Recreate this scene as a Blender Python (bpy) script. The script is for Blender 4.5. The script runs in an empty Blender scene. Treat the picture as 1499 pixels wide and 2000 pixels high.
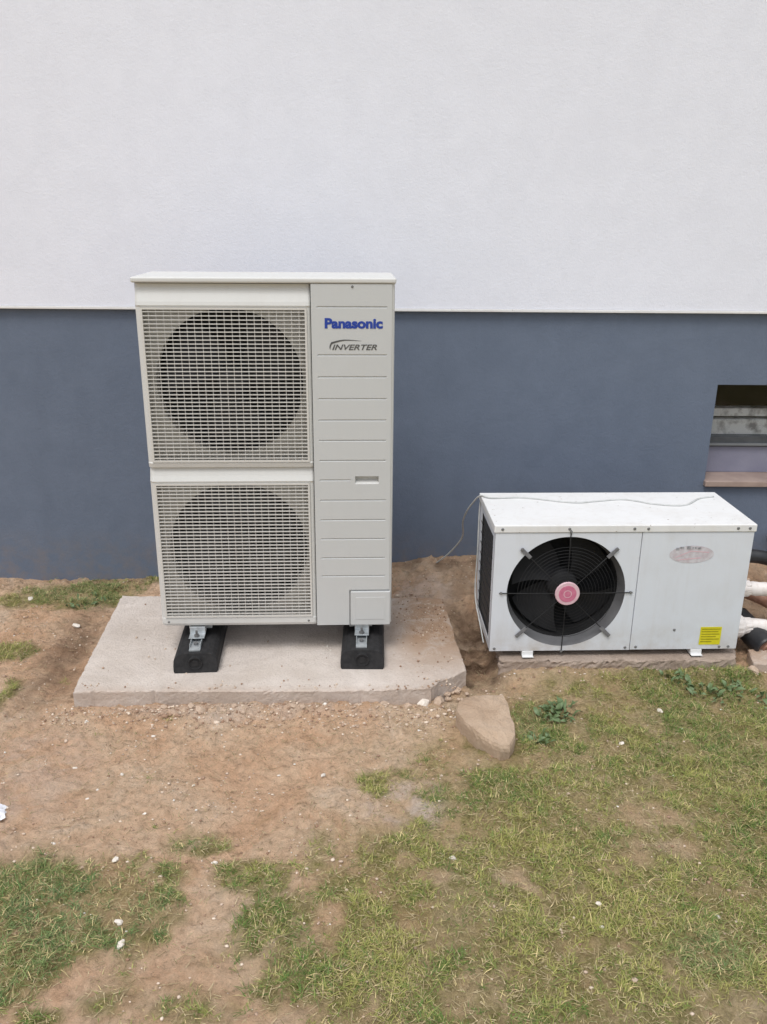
import bpy, bmesh, math, random
import numpy as np
from mathutils import Vector, Matrix

random.seed(7)
S = bpy.context.scene
C = S.collection

# ------------------------------------------------------------------ camera
cam = bpy.data.objects.new('camera', bpy.data.cameras.new('camera'))
C.objects.link(cam)
rt = Vector((0.99995848, -0.00524083, 0.00745522))
up = Vector((-0.00532592, 0.32774243, 0.9447521))
fw = Vector((0.00739467, 0.94475258, -0.32770091))
m = Matrix((rt, up, -fw)).transposed().to_4x4()
m.translation = Vector((0, 0, 1.6379))
cam.matrix_world = m
cam.data.sensor_fit = 'VERTICAL'
cam.data.sensor_height = 36
cam.data.lens = 1646.3 / 2000 * 36
cam.data.clip_start = 0.05
cam.data.clip_end = 500
S.camera = cam

# ------------------------------------------------------------------ light: bright overcast
SUN_EL, SUN_AZ = math.radians(62), math.radians(205)      # azimuth clockwise from +Y
w = bpy.data.worlds.new('World')
S.world = w
w.use_nodes = True
nt = w.node_tree
bg = nt.nodes['Background']
sky = nt.nodes.new('ShaderNodeTexSky')
sky.sky_type = 'NISHITA'
sky.sun_disc = False
sky.sun_elevation = SUN_EL
sky.sun_rotation = SUN_AZ
sky.air_density = 1.0
sky.dust_density = 4.0
sky.ozone_density = 1.0
mixw = nt.nodes.new('ShaderNodeMix')
mixw.data_type = 'RGBA'
mixw.inputs['Factor'].default_value = 0.72             # cloud layer over the blue
mixw.inputs['B'].default_value = (8.6, 8.8, 9.2, 1)
# overcast dome: cloud brightness rises towards the zenith (CIE overcast law)
tcw = nt.nodes.new('ShaderNodeTexCoord')
spw = nt.nodes.new('ShaderNodeSeparateXYZ')
nt.links.new(tcw.outputs['Generated'], spw.inputs[0])
mrw = nt.nodes.new('ShaderNodeMapRange')
mrw.inputs['From Min'].default_value = 0.0
mrw.inputs['From Max'].default_value = 1.0
mrw.inputs['To Min'].default_value = 0.42
mrw.inputs['To Max'].default_value = 1.26
nt.links.new(spw.outputs[2], mrw.inputs['Value'])
vmw = nt.nodes.new('ShaderNodeVectorMath')
vmw.operation = 'SCALE'
vmw.inputs[0].default_value = (9.1, 9.5, 9.9)
nt.links.new(mrw.outputs[0], vmw.inputs['Scale'])
nt.links.new(vmw.outputs[0], mixw.inputs['B'])
nt.links.new(sky.outputs[0], mixw.inputs['A'])
nt.links.new(mixw.outputs['Result'], bg.inputs['Color'])
bg.inputs['Strength'].default_value = 0.13
sd = bpy.data.lights.new('sun', 'SUN')
sd.energy = 1.5
sd.angle = math.radians(22)
sd.color = (1.0, 0.98, 0.95)
sun = bpy.data.objects.new('sun', sd)
C.objects.link(sun)
d = Vector((math.sin(SUN_AZ) * math.cos(SUN_EL), math.cos(SUN_AZ) * math.cos(SUN_EL), math.sin(SUN_EL)))
sun.rotation_euler = d.to_track_quat('Z', 'Y').to_euler()
sun.location = d * 20
S.view_settings.view_transform = 'Standard'
S.view_settings.look = 'None'
S.view_settings.exposure = 0.13
S.view_settings.gamma = 1.0
S.render.engine = 'CYCLES'
S.cycles.max_bounces = 6
S.cycles.diffuse_bounces = 4


# ------------------------------------------------------------------ materials
class N:
    def __init__(s, name):
        s.m = bpy.data.materials.new(name)
        s.m.use_nodes = True
        s.t = s.m.node_tree
        s.b = s.t.nodes['Principled BSDF']
        s.tc = s.t.nodes.new('ShaderNodeTexCoord').outputs['Object']

    def noise(s, scale, detail=4, rough=0.55, dist=0.0, vec=None, sc3=None):
        n = s.t.nodes.new('ShaderNodeTexNoise')
        n.inputs['Scale'].default_value = scale
        n.inputs['Detail'].default_value = detail
        n.inputs['Roughness'].default_value = rough
        n.inputs['Distortion'].default_value = dist
        v = vec or s.tc
        if sc3:
            mp = s.t.nodes.new('ShaderNodeMapping')
            mp.inputs['Scale'].default_value = sc3
            s.t.links.new(v, mp.inputs[0])
            v = mp.outputs[0]
        s.t.links.new(v, n.inputs['Vector'])
        return n.outputs['Fac']

    def ramp(s, fac, *stops):
        r = s.t.nodes.new('ShaderNodeValToRGB')
        while len(r.color_ramp.elements) > len(stops):
            r.color_ramp.elements.remove(r.color_ramp.elements[-1])
        while len(r.color_ramp.elements) < len(stops):
            r.color_ramp.elements.new(0.5)
        for e, (p, c) in zip(r.color_ramp.elements, stops):
            e.position = p
            e.color = (*c, 1) if isinstance(c, tuple) else (c, c, c, 1)
        s.t.links.new(fac, r.inputs[0])
        return r.outputs[0]

    def mix(s, f, a, b, mode='MIX'):
        n = s.t.nodes.new('ShaderNodeMix')
        n.data_type = 'RGBA'
        n.blend_type = mode
        for k, v in (('Factor', f), ('A', a), ('B', b)):
            i = [q for q in n.inputs if q.name == k and q.enabled][0]
            if hasattr(v, 'links') or hasattr(v, 'is_linked'):
                s.t.links.new(v, i)
            elif isinstance(v, tuple):
                i.default_value = (*v, 1)
            else:
                i.default_value = v
        return [o for o in n.outputs if o.enabled][0]

    def math(s, op, a, b=0.0):
        n = s.t.nodes.new('ShaderNodeMath')
        n.operation = op
        for i, v in ((0, a), (1, b)):
            if hasattr(v, 'links'):
                s.t.links.new(v, n.inputs[i])
            else:
                n.inputs[i].default_value = v
        return n.outputs[0]

    def attr(s, name):
        n = s.t.nodes.new('ShaderNodeAttribute')
        n.attribute_name = name
        return n

    def col(s, c):
        if isinstance(c, tuple):
            s.b.inputs['Base Color'].default_value = (*c, 1)
        else:
            s.t.links.new(c, s.b.inputs['Base Color'])
        return s

    def rough(s, r):
        if hasattr(r, 'links'):
            s.t.links.new(r, s.b.inputs['Roughness'])
        else:
            s.b.inputs['Roughness'].default_value = r
        return s

    def bump(s, h, dist=0.002, strength=1.0):
        n = s.t.nodes.new('ShaderNodeBump')
        n.inputs['Distance'].default_value = dist
        n.inputs['Strength'].default_value = strength
        s.t.links.new(h, n.inputs['Height'])
        s.t.links.new(n.outputs[0], s.b.inputs['Normal'])
        return s

    def set(s, **k):
        for a, v in k.items():
            s.b.inputs[a.replace('_', ' ')].default_value = v
        return s


def two_tone(name, c1, c2, scale, rough=0.6, bump=None, lo=0.35, hi=0.65, detail=5, **k):
    n = N(name)
    n.col(n.ramp(n.noise(scale, detail), (lo, c1), (hi, c2))).rough(rough)
    if bump:
        n.bump(n.noise(bump[0], 6, 0.65), bump[1])
    return n.set(**k).m


def plaster(name, c1, c2, grain, dist, splash=False):
    n = N(name)
    big = n.noise(0.9, 4, 0.6)
    mid = n.noise(9, 5, 0.65, 0.4)
    base = n.ramp(big, (0.3, c1), (0.7, c2))
    base = n.mix(0.5, base, n.ramp(mid, (0.35, tuple(x * 0.94 for x in c1)), (0.65, c2)))
    speck = n.ramp(n.noise(70, 3, 0.6), (0.62, 1.0), (0.78, 0.94))
    base = n.mix(0.8, base, speck, 'MULTIPLY')
    if splash:
        sep = n.t.nodes.new('ShaderNodeSeparateXYZ')
        n.t.links.new(n.tc, sep.inputs[0])
        g = n.math('MULTIPLY', n.ramp(sep.outputs[2], (0.0, 1.0), (0.22, 0.0)), n.ramp(n.noise(13, 7, 0.75), (0.42, 0.0), (0.75, 0.75)))
        base = n.mix(g, base, (0.23, 0.18, 0.15))
        run = n.math('MULTIPLY', n.ramp(n.noise(5, 5, 0.6, 0.0, sc3=(2.2, 2.2, 0.12)), (0.55, 0.0), (0.8, 0.16)), 1.0)
        base = n.mix(run, base, tuple(x * 0.72 for x in c1))
    else:
        run = n.ramp(n.noise(4, 6, 0.65, 0.0, sc3=(2.0, 2.0, 0.15)), (0.52, 0.0), (0.8, 0.10))
        base = n.mix(run, base, tuple(x * 0.86 for x in c1))
    h = n.math('ADD', n.noise(grain, 5, 0.7), n.math('MULTIPLY', n.noise(60, 5, 0.7), 1.2))
    n.col(base).rough(0.92).bump(h, dist)
    return n.m


M = {}
M['upper'] = plaster('white_plaster', (0.76, 0.775, 0.85), (0.775, 0.79, 0.865), 260, 0.0011)
M['plinth'] = plaster('blue_grey_plaster', (0.122, 0.152, 0.210), (0.140, 0.172, 0.234), 300, 0.0014, True)
M['reveal'] = two_tone('lavender_paint', (0.20, 0.20, 0.27), (0.24, 0.24, 0.31), 6, 0.8, (120, 0.001))


def enamel(name, c, dirt, amount, rough=0.38, base_dirt=0.0, specks=False):
    n = N(name)
    grime = n.ramp(n.noise(5, 6, 0.65, 0.5), (0.5, 0.0), (0.8, 1.0))
    streak = n.ramp(n.noise(14, 5, 0.6, 0.2, sc3=(2.5, 2.5, 0.25)), (0.5, 0.0), (0.85, 1.0))
    f = n.math('MULTIPLY', n.math('ADD', grime, streak), amount)
    col = n.mix(f, c, dirt)
    if specks:
        col = n.mix(n.ramp(n.noise(48, 3, 0.6), (0.69, 0.0), (0.74, 0.8)), col, (0.20, 0.16, 0.12))
    if base_dirt:
        sep = n.t.nodes.new('ShaderNodeSeparateXYZ')
        n.t.links.new(n.tc, sep.inputs[0])
        g = n.math('MULTIPLY', n.ramp(sep.outputs[2], (0.02, 1.0), (0.16, 0.0)), n.ramp(n.noise(9, 6, 0.7), (0.35, 0.0), (0.75, base_dirt)))
        col = n.mix(g, col, dirt)
    n.col(col).rough(n.ramp(n.noise(20, 4), (0.3, rough), (0.8, rough + 0.15)))
    n.bump(n.noise(400, 2), 0.0002)
    return n.m


M['cream'] = enamel('light_grey_enamel', (0.60, 0.60, 0.585), (0.40, 0.37, 0.32), 0.12, 0.42, 0.35)
M['cream2'] = enamel('light_grey_enamel_service', (0.53, 0.54, 0.54), (0.42, 0.40, 0.36), 0.08, 0.45, 0.35)
M['grille'] = enamel('grille_enamel', (0.60, 0.585, 0.555), (0.42, 0.38, 0.3), 0.12, 0.4)
M['shroud'] = two_tone('shroud_enamel', (0.42, 0.41, 0.38), (0.46, 0.45, 0.42), 8, 0.5)
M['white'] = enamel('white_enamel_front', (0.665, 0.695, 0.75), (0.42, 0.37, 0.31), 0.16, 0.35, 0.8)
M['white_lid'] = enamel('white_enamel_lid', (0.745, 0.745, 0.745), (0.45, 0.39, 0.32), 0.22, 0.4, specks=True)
M['fan_dark'] = two_tone('fan_plastic_dark', (0.010, 0.010, 0.012), (0.016, 0.016, 0.018), 12, 0.85)
M['fan_grey'] = two_tone('fan_plastic_grey', (0.03, 0.03, 0.034), (0.045, 0.045, 0.05), 12, 0.55)
M['ring_shade'] = two_tone('venturi_ring_shaded', (0.10, 0.10, 0.105), (0.16, 0.16, 0.165), 9, 0.6)  # white-painted ring darkened: recess shade is put into its colour
M['wire_black'] = two_tone('black_coated_wire', (0.009, 0.009, 0.010), (0.015, 0.015, 0.016), 20, 0.8)
M['tab_grey'] = two_tone('weathered_tab_metal', (0.10, 0.10, 0.11), (0.19, 0.19, 0.20), 30, 0.5)
M['black'] = two_tone('dark_void_shade', (0.008, 0.008, 0.009), (0.013, 0.013, 0.014), 10, 0.9)  # near-black base colour stands in for the darkness of unlit interiors
M['rubber'] = two_tone('recycled_rubber', (0.008, 0.008, 0.009), (0.020, 0.019, 0.020), 60, 0.8, (180, 0.0015))
M['zinc'] = two_tone('galvanised_steel', (0.42, 0.45, 0.47), (0.58, 0.61, 0.63), 35, 0.42, (90, 0.0004), Metallic=0.6)
M['screw'] = two_tone('screw_steel', (0.14, 0.14, 0.145), (0.22, 0.22, 0.22), 50, 0.5, Metallic=0.4)
M['blue'] = two_tone('blue_print', (0.012, 0.045, 0.30), (0.015, 0.05, 0.33), 20, 0.5)
M['darkprint'] = two_tone('grey_print', (0.07, 0.07, 0.07), (0.10, 0.10, 0.10), 20, 0.5)
M['greyswoosh'] = two_tone('light_grey_print', (0.16, 0.16, 0.16), (0.24, 0.24, 0.24), 20, 0.5)
M['pink'] = two_tone('pink_badge', (0.52, 0.14, 0.24), (0.60, 0.20, 0.30), 60, 0.4)
M['palepink'] = two_tone('pale_pink_badge', (0.66, 0.42, 0.48), (0.70, 0.5, 0.54), 60, 0.4)
M['yellow'] = two_tone('yellow_sticker', (0.62, 0.56, 0.012), (0.70, 0.63, 0.03), 30, 0.5)
M['yellowink'] = two_tone('sticker_ink', (0.22, 0.18, 0.01), (0.30, 0.25, 0.01), 60, 0.5)
M['fadedink'] = two_tone('faded_pink_print', (0.50, 0.44, 0.47), (0.60, 0.585, 0.62), 55, 0.5)
M['fadeddark'] = two_tone('faded_dark_print', (0.20, 0.20, 0.21), (0.42, 0.42, 0.45), 80, 0.5)
M['sill'] = two_tone('brown_sill_tile', (0.29, 0.215, 0.185), (0.37, 0.28, 0.24), 12, 0.45)
M['frame'] = two_tone('window_frame_grey', (0.055, 0.06, 0.068), (0.085, 0.09, 0.10), 12, 0.5)
M['framelight'] = two_tone('window_frame_edge', (0.16, 0.17, 0.185), (0.2, 0.21, 0.22), 12, 0.5)
M['reflection_mottle'] = two_tone('mottled_reflection', (0.34, 0.32, 0.33), (0.88, 0.86, 0.87), 16, 0.6, (60, 0.001), 0.34, 0.52)  # mottled tone of a pale window reflection, put into the colour
M['pvc'] = enamel('white_pvc', (0.76, 0.71, 0.68), (0.36, 0.25, 0.18), 0.55, 0.5)
M['blackpipe'] = two_tone('black_polyethylene', (0.012, 0.013, 0.015), (0.03, 0.03, 0.033), 20, 0.4)
M['rust'] = two_tone('reddish_pipe', (0.26, 0.13, 0.085), (0.40, 0.23, 0.17), 40, 0.6)
M['cable'] = two_tone('pale_cable', (0.44, 0.45, 0.44), (0.56, 0.57, 0.56), 30, 0.5)
M['coil'] = N('condenser_coil')
_n = M['coil']
_wv = _n.t.nodes.new('ShaderNodeTexWave')
_wv.inputs['Scale'].default_value = 90
_n.t.links.new(_n.tc, _wv.inputs['Vector'])
_n.col(_n.ramp(_wv.outputs['Fac'], (0.3, (0.012, 0.012, 0.013)), (0.7, (0.04, 0.04, 0.043)))).rough(0.6)
M['coil'] = _n.m

g = N('window_glass')
g.set(Roughness=0.04, IOR=1.3)
g.b.inputs['Transmission Weight'].default_value = 1.0
g.b.inputs['Specular IOR Level'].default_value = 0.15
g.col((0.93, 0.95, 0.95))
M['glass'] = g.m


def concrete(name, c_lo, c_hi, dirt, k=0.5, stain=False):
    n = N(name)
    base = n.ramp(n.noise(4.5, 7, 0.68, 0.4), (0.3, c_lo), (0.7, c_hi))
    spl = n.ramp(n.noise(2.2, 5, 0.6, 1.0), (0.45, 0.0), (0.72, k))
    base = n.mix(spl, base, dirt)
    dark = n.ramp(n.noise(45, 5, 0.75), (0.60, 1.0), (0.74, 0.66))
    base = n.mix(0.85, base, dark, 'MULTIPLY')
    spk = n.ramp(n.noise(130, 3, 0.7), (0.3, 0.86), (0.6, 1.0))
    base = n.mix(0.8, base, spk, 'MULTIPLY')
    if stain:
        sep = n.t.nodes.new('ShaderNodeSeparateXYZ')
        n.t.links.new(n.tc, sep.inputs[0])
        a = n.math('MULTIPLY', n.ramp(n.math('ADD', n.math('MULTIPLY', sep.outputs[0], 1.0), 0.5), (0.47, 0.0), (0.66, 1.0)), n.ramp(n.math('MULTIPLY', sep.outputs[1], 0.25), (0.70, 0.25), (0.78, 1.0)))
        b = n.ramp(n.math('MULTIPLY', sep.outputs[1], 0.25), (0.677, 1.0), (0.690, 0.0))
        msk = n.math('ADD', a, n.math('MULTIPLY', b, 0.35))
        msk = n.math('MULTIPLY', msk, n.ramp(n.noise(9, 8, 0.78, 0.6), (0.30, 0.15), (0.52, 1.0)))
        base = n.mix(msk, base, (0.40, 0.265, 0.175))
        blot = n.ramp(n.noise(17, 7, 0.8, 0.8), (0.60, 0.0), (0.72, 0.5))
        base = n.mix(blot, base, (0.36, 0.31, 0.26))
    h = n.math('ADD', n.noise(28, 8, 0.78), n.math('ADD', n.math('MULTIPLY', n.noise(5, 4), 1.2), n.math('MULTIPLY', n.noise(110, 4, 0.7), 0.5)))
    n.col(base).rough(0.95).bump(h, 0.009)
    return n.m


M['slab'] = concrete('pale_concrete', (0.60, 0.525, 0.47), (0.77, 0.69, 0.63), (0.48, 0.40, 0.33), 0.5, True)
M['slab2'] = concrete('rough_pinkish_concrete', (0.36, 0.28, 0.225), (0.48, 0.385, 0.32), (0.24, 0.165, 0.11), 0.6)
M['stone'] = concrete('sandstone', (0.46, 0.33, 0.225), (0.60, 0.46, 0.345), (0.33, 0.215, 0.14), 0.6)
M['pebble'] = concrete('pale_pebble', (0.70, 0.62, 0.53), (0.86, 0.82, 0.76), (0.62, 0.50, 0.40), 0.3)
M['rubble'] = concrete('dusty_rubble', (0.50, 0.38, 0.29), (0.72, 0.61, 0.51), (0.42, 0.29, 0.20), 0.5)
M['scrap'] = two_tone('white_scrap', (0.62, 0.63, 0.68), (0.8, 0.8, 0.84), 20, 0.6, (40, 0.004))

def stone_mat(name, lo, hi):
    n = N(name)
    oi = n.t.nodes.new('ShaderNodeObjectInfo').outputs['Random']
    n.col(n.mix(n.ramp(oi, (0.0, 0.0), (1.0, 1.0)), n.ramp(n.noise(2.0, 6, 0.7), (0.3, lo), (0.7, hi)), n.ramp(n.noise(3.0, 6, 0.7), (0.3, tuple(x * 0.8 for x in lo)), (0.7, tuple(x * 0.9 for x in hi)))))
    n.rough(0.95)
    return n.m


M['pebble'] = stone_mat('pale_pebble_small', (0.62, 0.54, 0.45), (0.84, 0.79, 0.72))
M['rubble'] = stone_mat('dusty_rubble_small', (0.42, 0.30, 0.21), (0.60, 0.47, 0.37))

# soil -------------------------------------------------------------
n = N('soil')
mk = n.attr('mask')
sp = n.t.nodes.new('ShaderNodeSeparateColor')
n.t.links.new(mk.outputs['Color'], sp.inputs[0])
grassy, dark_soil, pale = sp.outputs[0], sp.outputs[1], sp.outputs[2]
base = n.ramp(n.noise(3.1, 10, 0.7, 0.6), (0.28, (0.52, 0.32, 0.19)), (0.42, (0.69, 0.445, 0.29)), (0.56, (0.73, 0.52, 0.36)), (0.72, (0.80, 0.63, 0.49)))
fine = n.ramp(n.noise(38, 8, 0.8, 0.3), (0.32, 0.45), (0.46, 0.95), (0.68, 1.25))
base = n.mix(0.9, base, fine, 'MULTIPLY')
straw = n.ramp(n.noise(60, 6, 0.8, 1.5), (0.35, (0.12, 0.115, 0.035)), (0.50, (0.26, 0.235, 0.085)), (0.7, (0.50, 0.41, 0.21)))
base = n.mix(n.math('MULTIPLY', grassy, n.ramp(n.noise(21, 7, 0.75), (0.3, 0.55), (0.6, 1.0))), base, straw)
base = n.mix(dark_soil, base, n.ramp(n.noise(18, 7, 0.75), (0.35, (0.09, 0.052, 0.032)), (0.65, (0.27, 0.18, 0.12))))
base = n.mix(pale, base, n.ramp(n.noise(40, 6, 0.75), (0.35, (0.58, 0.45, 0.37)), (0.6, (0.76, 0.65, 0.59))))
h = n.math('ADD', n.noise(38, 10, 0.8, 0.3), n.math('MULTIPLY', n.noise(13, 6, 0.7), 1.3))
n.col(base).rough(1.0).bump(h, 0.024)
n.b.inputs['Specular IOR Level'].default_value = 0.1
M['soil'] = n.m

n = N('grass_blades')
n.col(n.attr('tint').outputs['Color']).rough(0.6)
n.b.inputs['Specular IOR Level'].default_value = 0.25
n.b.inputs['Subsurface Weight'].default_value = 0.0
M['grass'] = n.m
n = N('weed_leaves')
n.col(n.ramp(n.noise(25, 3), (0.3, (0.075, 0.125, 0.045)), (0.7, (0.16, 0.22, 0.10)))).rough(0.5)
M['leaf'] = n.m
n = N('gravel_grains')
n.col(n.attr('tint').outputs['Color']).rough(0.95)
n.bump(n.noise(90, 5, 0.7), 0.002)
M['gravel'] = n.m


# ------------------------------------------------------------------ helpers
def obj(name, bm, mat, parent=None, smooth=False):
    me = bpy.data.meshes.new(name)
    if isinstance(bm, bmesh.types.BMesh):
        bmesh.ops.recalc_face_normals(bm, faces=bm.faces)
        bm.to_mesh(me)
        bm.free()
    else:
        v, f = bm
        me.from_pydata([tuple(x) for x in v], [], f)
    if mat:
        me.materials.append(M[mat])
    if smooth:
        me.polygons.foreach_set('use_smooth', [True] * len(me.polygons))
    o = bpy.data.objects.new(name, me)
    C.objects.link(o)
    if parent:
        o.parent = parent
    return o


def again(src, parent=None, loc=(0, 0, 0), rot=None, scale=None):
    o = src.copy()
    C.objects.link(o)
    o.parent = parent
    o.location = loc
    if rot is not None:
        o.rotation_euler = rot
    if scale is not None:
        o.scale = scale
    return o


def thing(name, label, cat, loc=(0, 0, 0), rz=0.0, group=None):
    o = bpy.data.objects.new(name, None)
    o.empty_display_size = 0.1
    C.objects.link(o)
    o.location = loc
    o.rotation_euler = (0, 0, rz)
    return tag(o, label, cat, group)


def tag(o, label, cat, group=None):
    o['label'] = label
    o['category'] = cat
    if group:
        o['group'] = group
    return o


def box(bm, x0, x1, y0, y1, z0, z1, bev=0.0, seg=2):
    vs = [bm.verts.new(p) for p in ((x0, y0, z0), (x1, y0, z0), (x1, y1, z0), (x0, y1, z0), (x0, y0, z1), (x1, y0, z1), (x1, y1, z1), (x0, y1, z1))]
    fs = [bm.faces.new([vs[i] for i in q]) for q in ((3, 2, 1, 0), (4, 5, 6, 7), (0, 1, 5, 4), (1, 2, 6, 5), (2, 3, 7, 6), (3, 0, 4, 7))]
    if bev:
        es = list({e for f in fs for e in f.edges})
        bmesh.ops.bevel(bm, geom=es, offset=bev, segments=seg, profile=0.5, affect='EDGES')
    return bm


def B(*a, **k):
    return box(bmesh.new(), *a, **k)


def ring_pts(c, r, n, ph=0):
    return [(c[0] + r * math.cos(ph + 2 * math.pi * i / n), c[1] + r * math.sin(ph + 2 * math.pi * i / n)) for i in range(n)]


def plate_hole(bm, u0, u1, z0, z1, t, c, r, n=96, depth=0.0):
    """rectangular sheet in the xz plane at y=t with a round hole; depth gives the hole an inner wall"""
    ang = sorted({round(2 * math.pi * i / n, 6) for i in range(n)} | {round(math.atan2(z - c[1], u - c[0]) % (2 * math.pi), 6) for u in (u0, u1) for z in (z0, z1)})
    inn, out, deep = [], [], []
    for a in ang:
        ca, sa = math.cos(a), math.sin(a)
        ts = []
        if ca > 1e-9: ts.append((u1 - c[0]) / ca)
        if ca < -1e-9: ts.append((u0 - c[0]) / ca)
        if sa > 1e-9: ts.append((z1 - c[1]) / sa)
        if sa < -1e-9: ts.append((z0 - c[1]) / sa)
        k = min(ts)
        out.append(bm.verts.new((c[0] + k * ca, t, c[1] + k * sa)))
        inn.append(bm.verts.new((c[0] + r * ca, t, c[1] + r * sa)))
        if depth:
            deep.append(bm.verts.new((c[0] + r * ca, t + depth, c[1] + r * sa)))
    k = len(ang)
    for i in range(k):
        j = (i + 1) % k
        bm.faces.new((out[i], out[j], inn[j], inn[i]))
        if depth:
            bm.faces.new((inn[i], inn[j], deep[j], deep[i]))
    return bm


def cyl(bm, p0, p1, r0, r1=None, n=16, caps=True):
    r1 = r0 if r1 is None else r1
    p0, p1 = Vector(p0), Vector(p1)
    ax = (p1 - p0).normalized()
    u = ax.orthogonal().normalized()
    v = ax.cross(u)
    a = [bm.verts.new(p0 + r0 * (math.cos(2 * math.pi * i / n) * u + math.sin(2 * math.pi * i / n) * v)) for i in range(n)]
    b = [bm.verts.new(p1 + r1 * (math.cos(2 * math.pi * i / n) * u + math.sin(2 * math.pi * i / n) * v)) for i in range(n)]
    for i in range(n):
        j = (i + 1) % n
        bm.faces.new((a[i], a[j], b[j], b[i]))
    if caps:
        bm.faces.new(a[::-1])
        bm.faces.new(b)
    return bm


def CY(*a, **k):
    return cyl(bmesh.new(), *a, **k)


def lathe(prof, n=48):
    """profile (r, y) turned about the y axis"""
    bm = bmesh.new()
    rings = []
    for r, y in prof:
        if r < 1e-6:
            rings.append([bm.verts.new((0, y, 0))])
        else:
            rings.append([bm.verts.new((r * math.cos(2 * math.pi * i / n), y, r * math.sin(2 * math.pi * i / n))) for i in range(n)])
    for a, b in zip(rings, rings[1:]):
        for i in range(n):
            j = (i + 1) % n
            q = [a[i % len(a)], a[j % len(a)], b[j % len(b)], b[i % len(b)]]
            q = list(dict.fromkeys(q))
            if len(q) > 2:
                bm.faces.new(q)
    return bm


def tube(pts, r, n=8, res=6, sm=True):
    """smooth tube along points (Catmull-Rom)"""
    P = [Vector(p) for p in pts]
    path = []
    if sm and len(P) > 2:
        Q = [P[0] * 2 - P[1]] + P + [P[-1] * 2 - P[-2]]
        for i in range(1, len(Q) - 2):
            for k in range(res):
                t = k / res
                a, b, c, dd = Q[i - 1], Q[i], Q[i + 1], Q[i + 2]
                path.append(0.5 * ((2 * b) + (c - a) * t + (2 * a - 5 * b + 4 * c - dd) * t * t + (3 * b - a - 3 * c + dd) * t ** 3))
        path.append(P[-1])
    else:
        path = P
    bm = bmesh.new()
    prev = None
    u = None
    for i, p in enumerate(path):
        tg = (path[min(i + 1, len(path) - 1)] - path[max(i - 1, 0)]).normalized()
        u = tg.orthogonal().normalized() if u is None else (u - tg * u.dot(tg)).normalized()
        v = tg.cross(u)
        rg = [bm.verts.new(p + r * (math.cos(2 * math.pi * k / n) * u + math.sin(2 * math.pi * k / n) * v)) for k in range(n)]
        if prev:
            for k in range(n):
                j = (k + 1) % n
                bm.faces.new((prev[k], prev[j], rg[j], rg[k]))
        else:
            bm.faces.new(rg[::-1])
        prev = rg
    bm.faces.new(prev)
    return bm


def hashn(ix, iy, seed):
    h = (ix.astype(np.int64) * 374761393 + iy.astype(np.int64) * 668265263 + seed * 974634777) & 0x7fffffff
    h = ((h ^ (h >> 13)) * 1274126177) & 0x7fffffff
    h = h ^ (h >> 16)
    return (h & 0xffff) / 65535.0


def vnoise(x, y, seed=0):
    ix, iy = np.floor(x), np.floor(y)
    fx, fy = x - ix, y - iy
    fx = fx * fx * (3 - 2 * fx)
    fy = fy * fy * (3 - 2 * fy)
    a, b = hashn(ix, iy, seed), hashn(ix + 1, iy, seed)
    c, e = hashn(ix, iy + 1, seed), hashn(ix + 1, iy + 1, seed)
    return (a * (1 - fx) + b * fx) * (1 - fy) + (c * (1 - fx) + e * fx) * fy


def fbm(x, y, s, octv=5, seed=0, gain=0.55):
    t, a, n_ = 0, 1, 0
    for o in range(octv):
        t = t + a * vnoise(x * s, y * s, seed + o)
        n_ += a
        a *= gain
        s *= 2.03
    return t / n_


def sstep(a, b, x):
    t = np.clip((x - a) / (b - a), 0, 1)
    return t * t * (3 - 2 * t)


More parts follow.
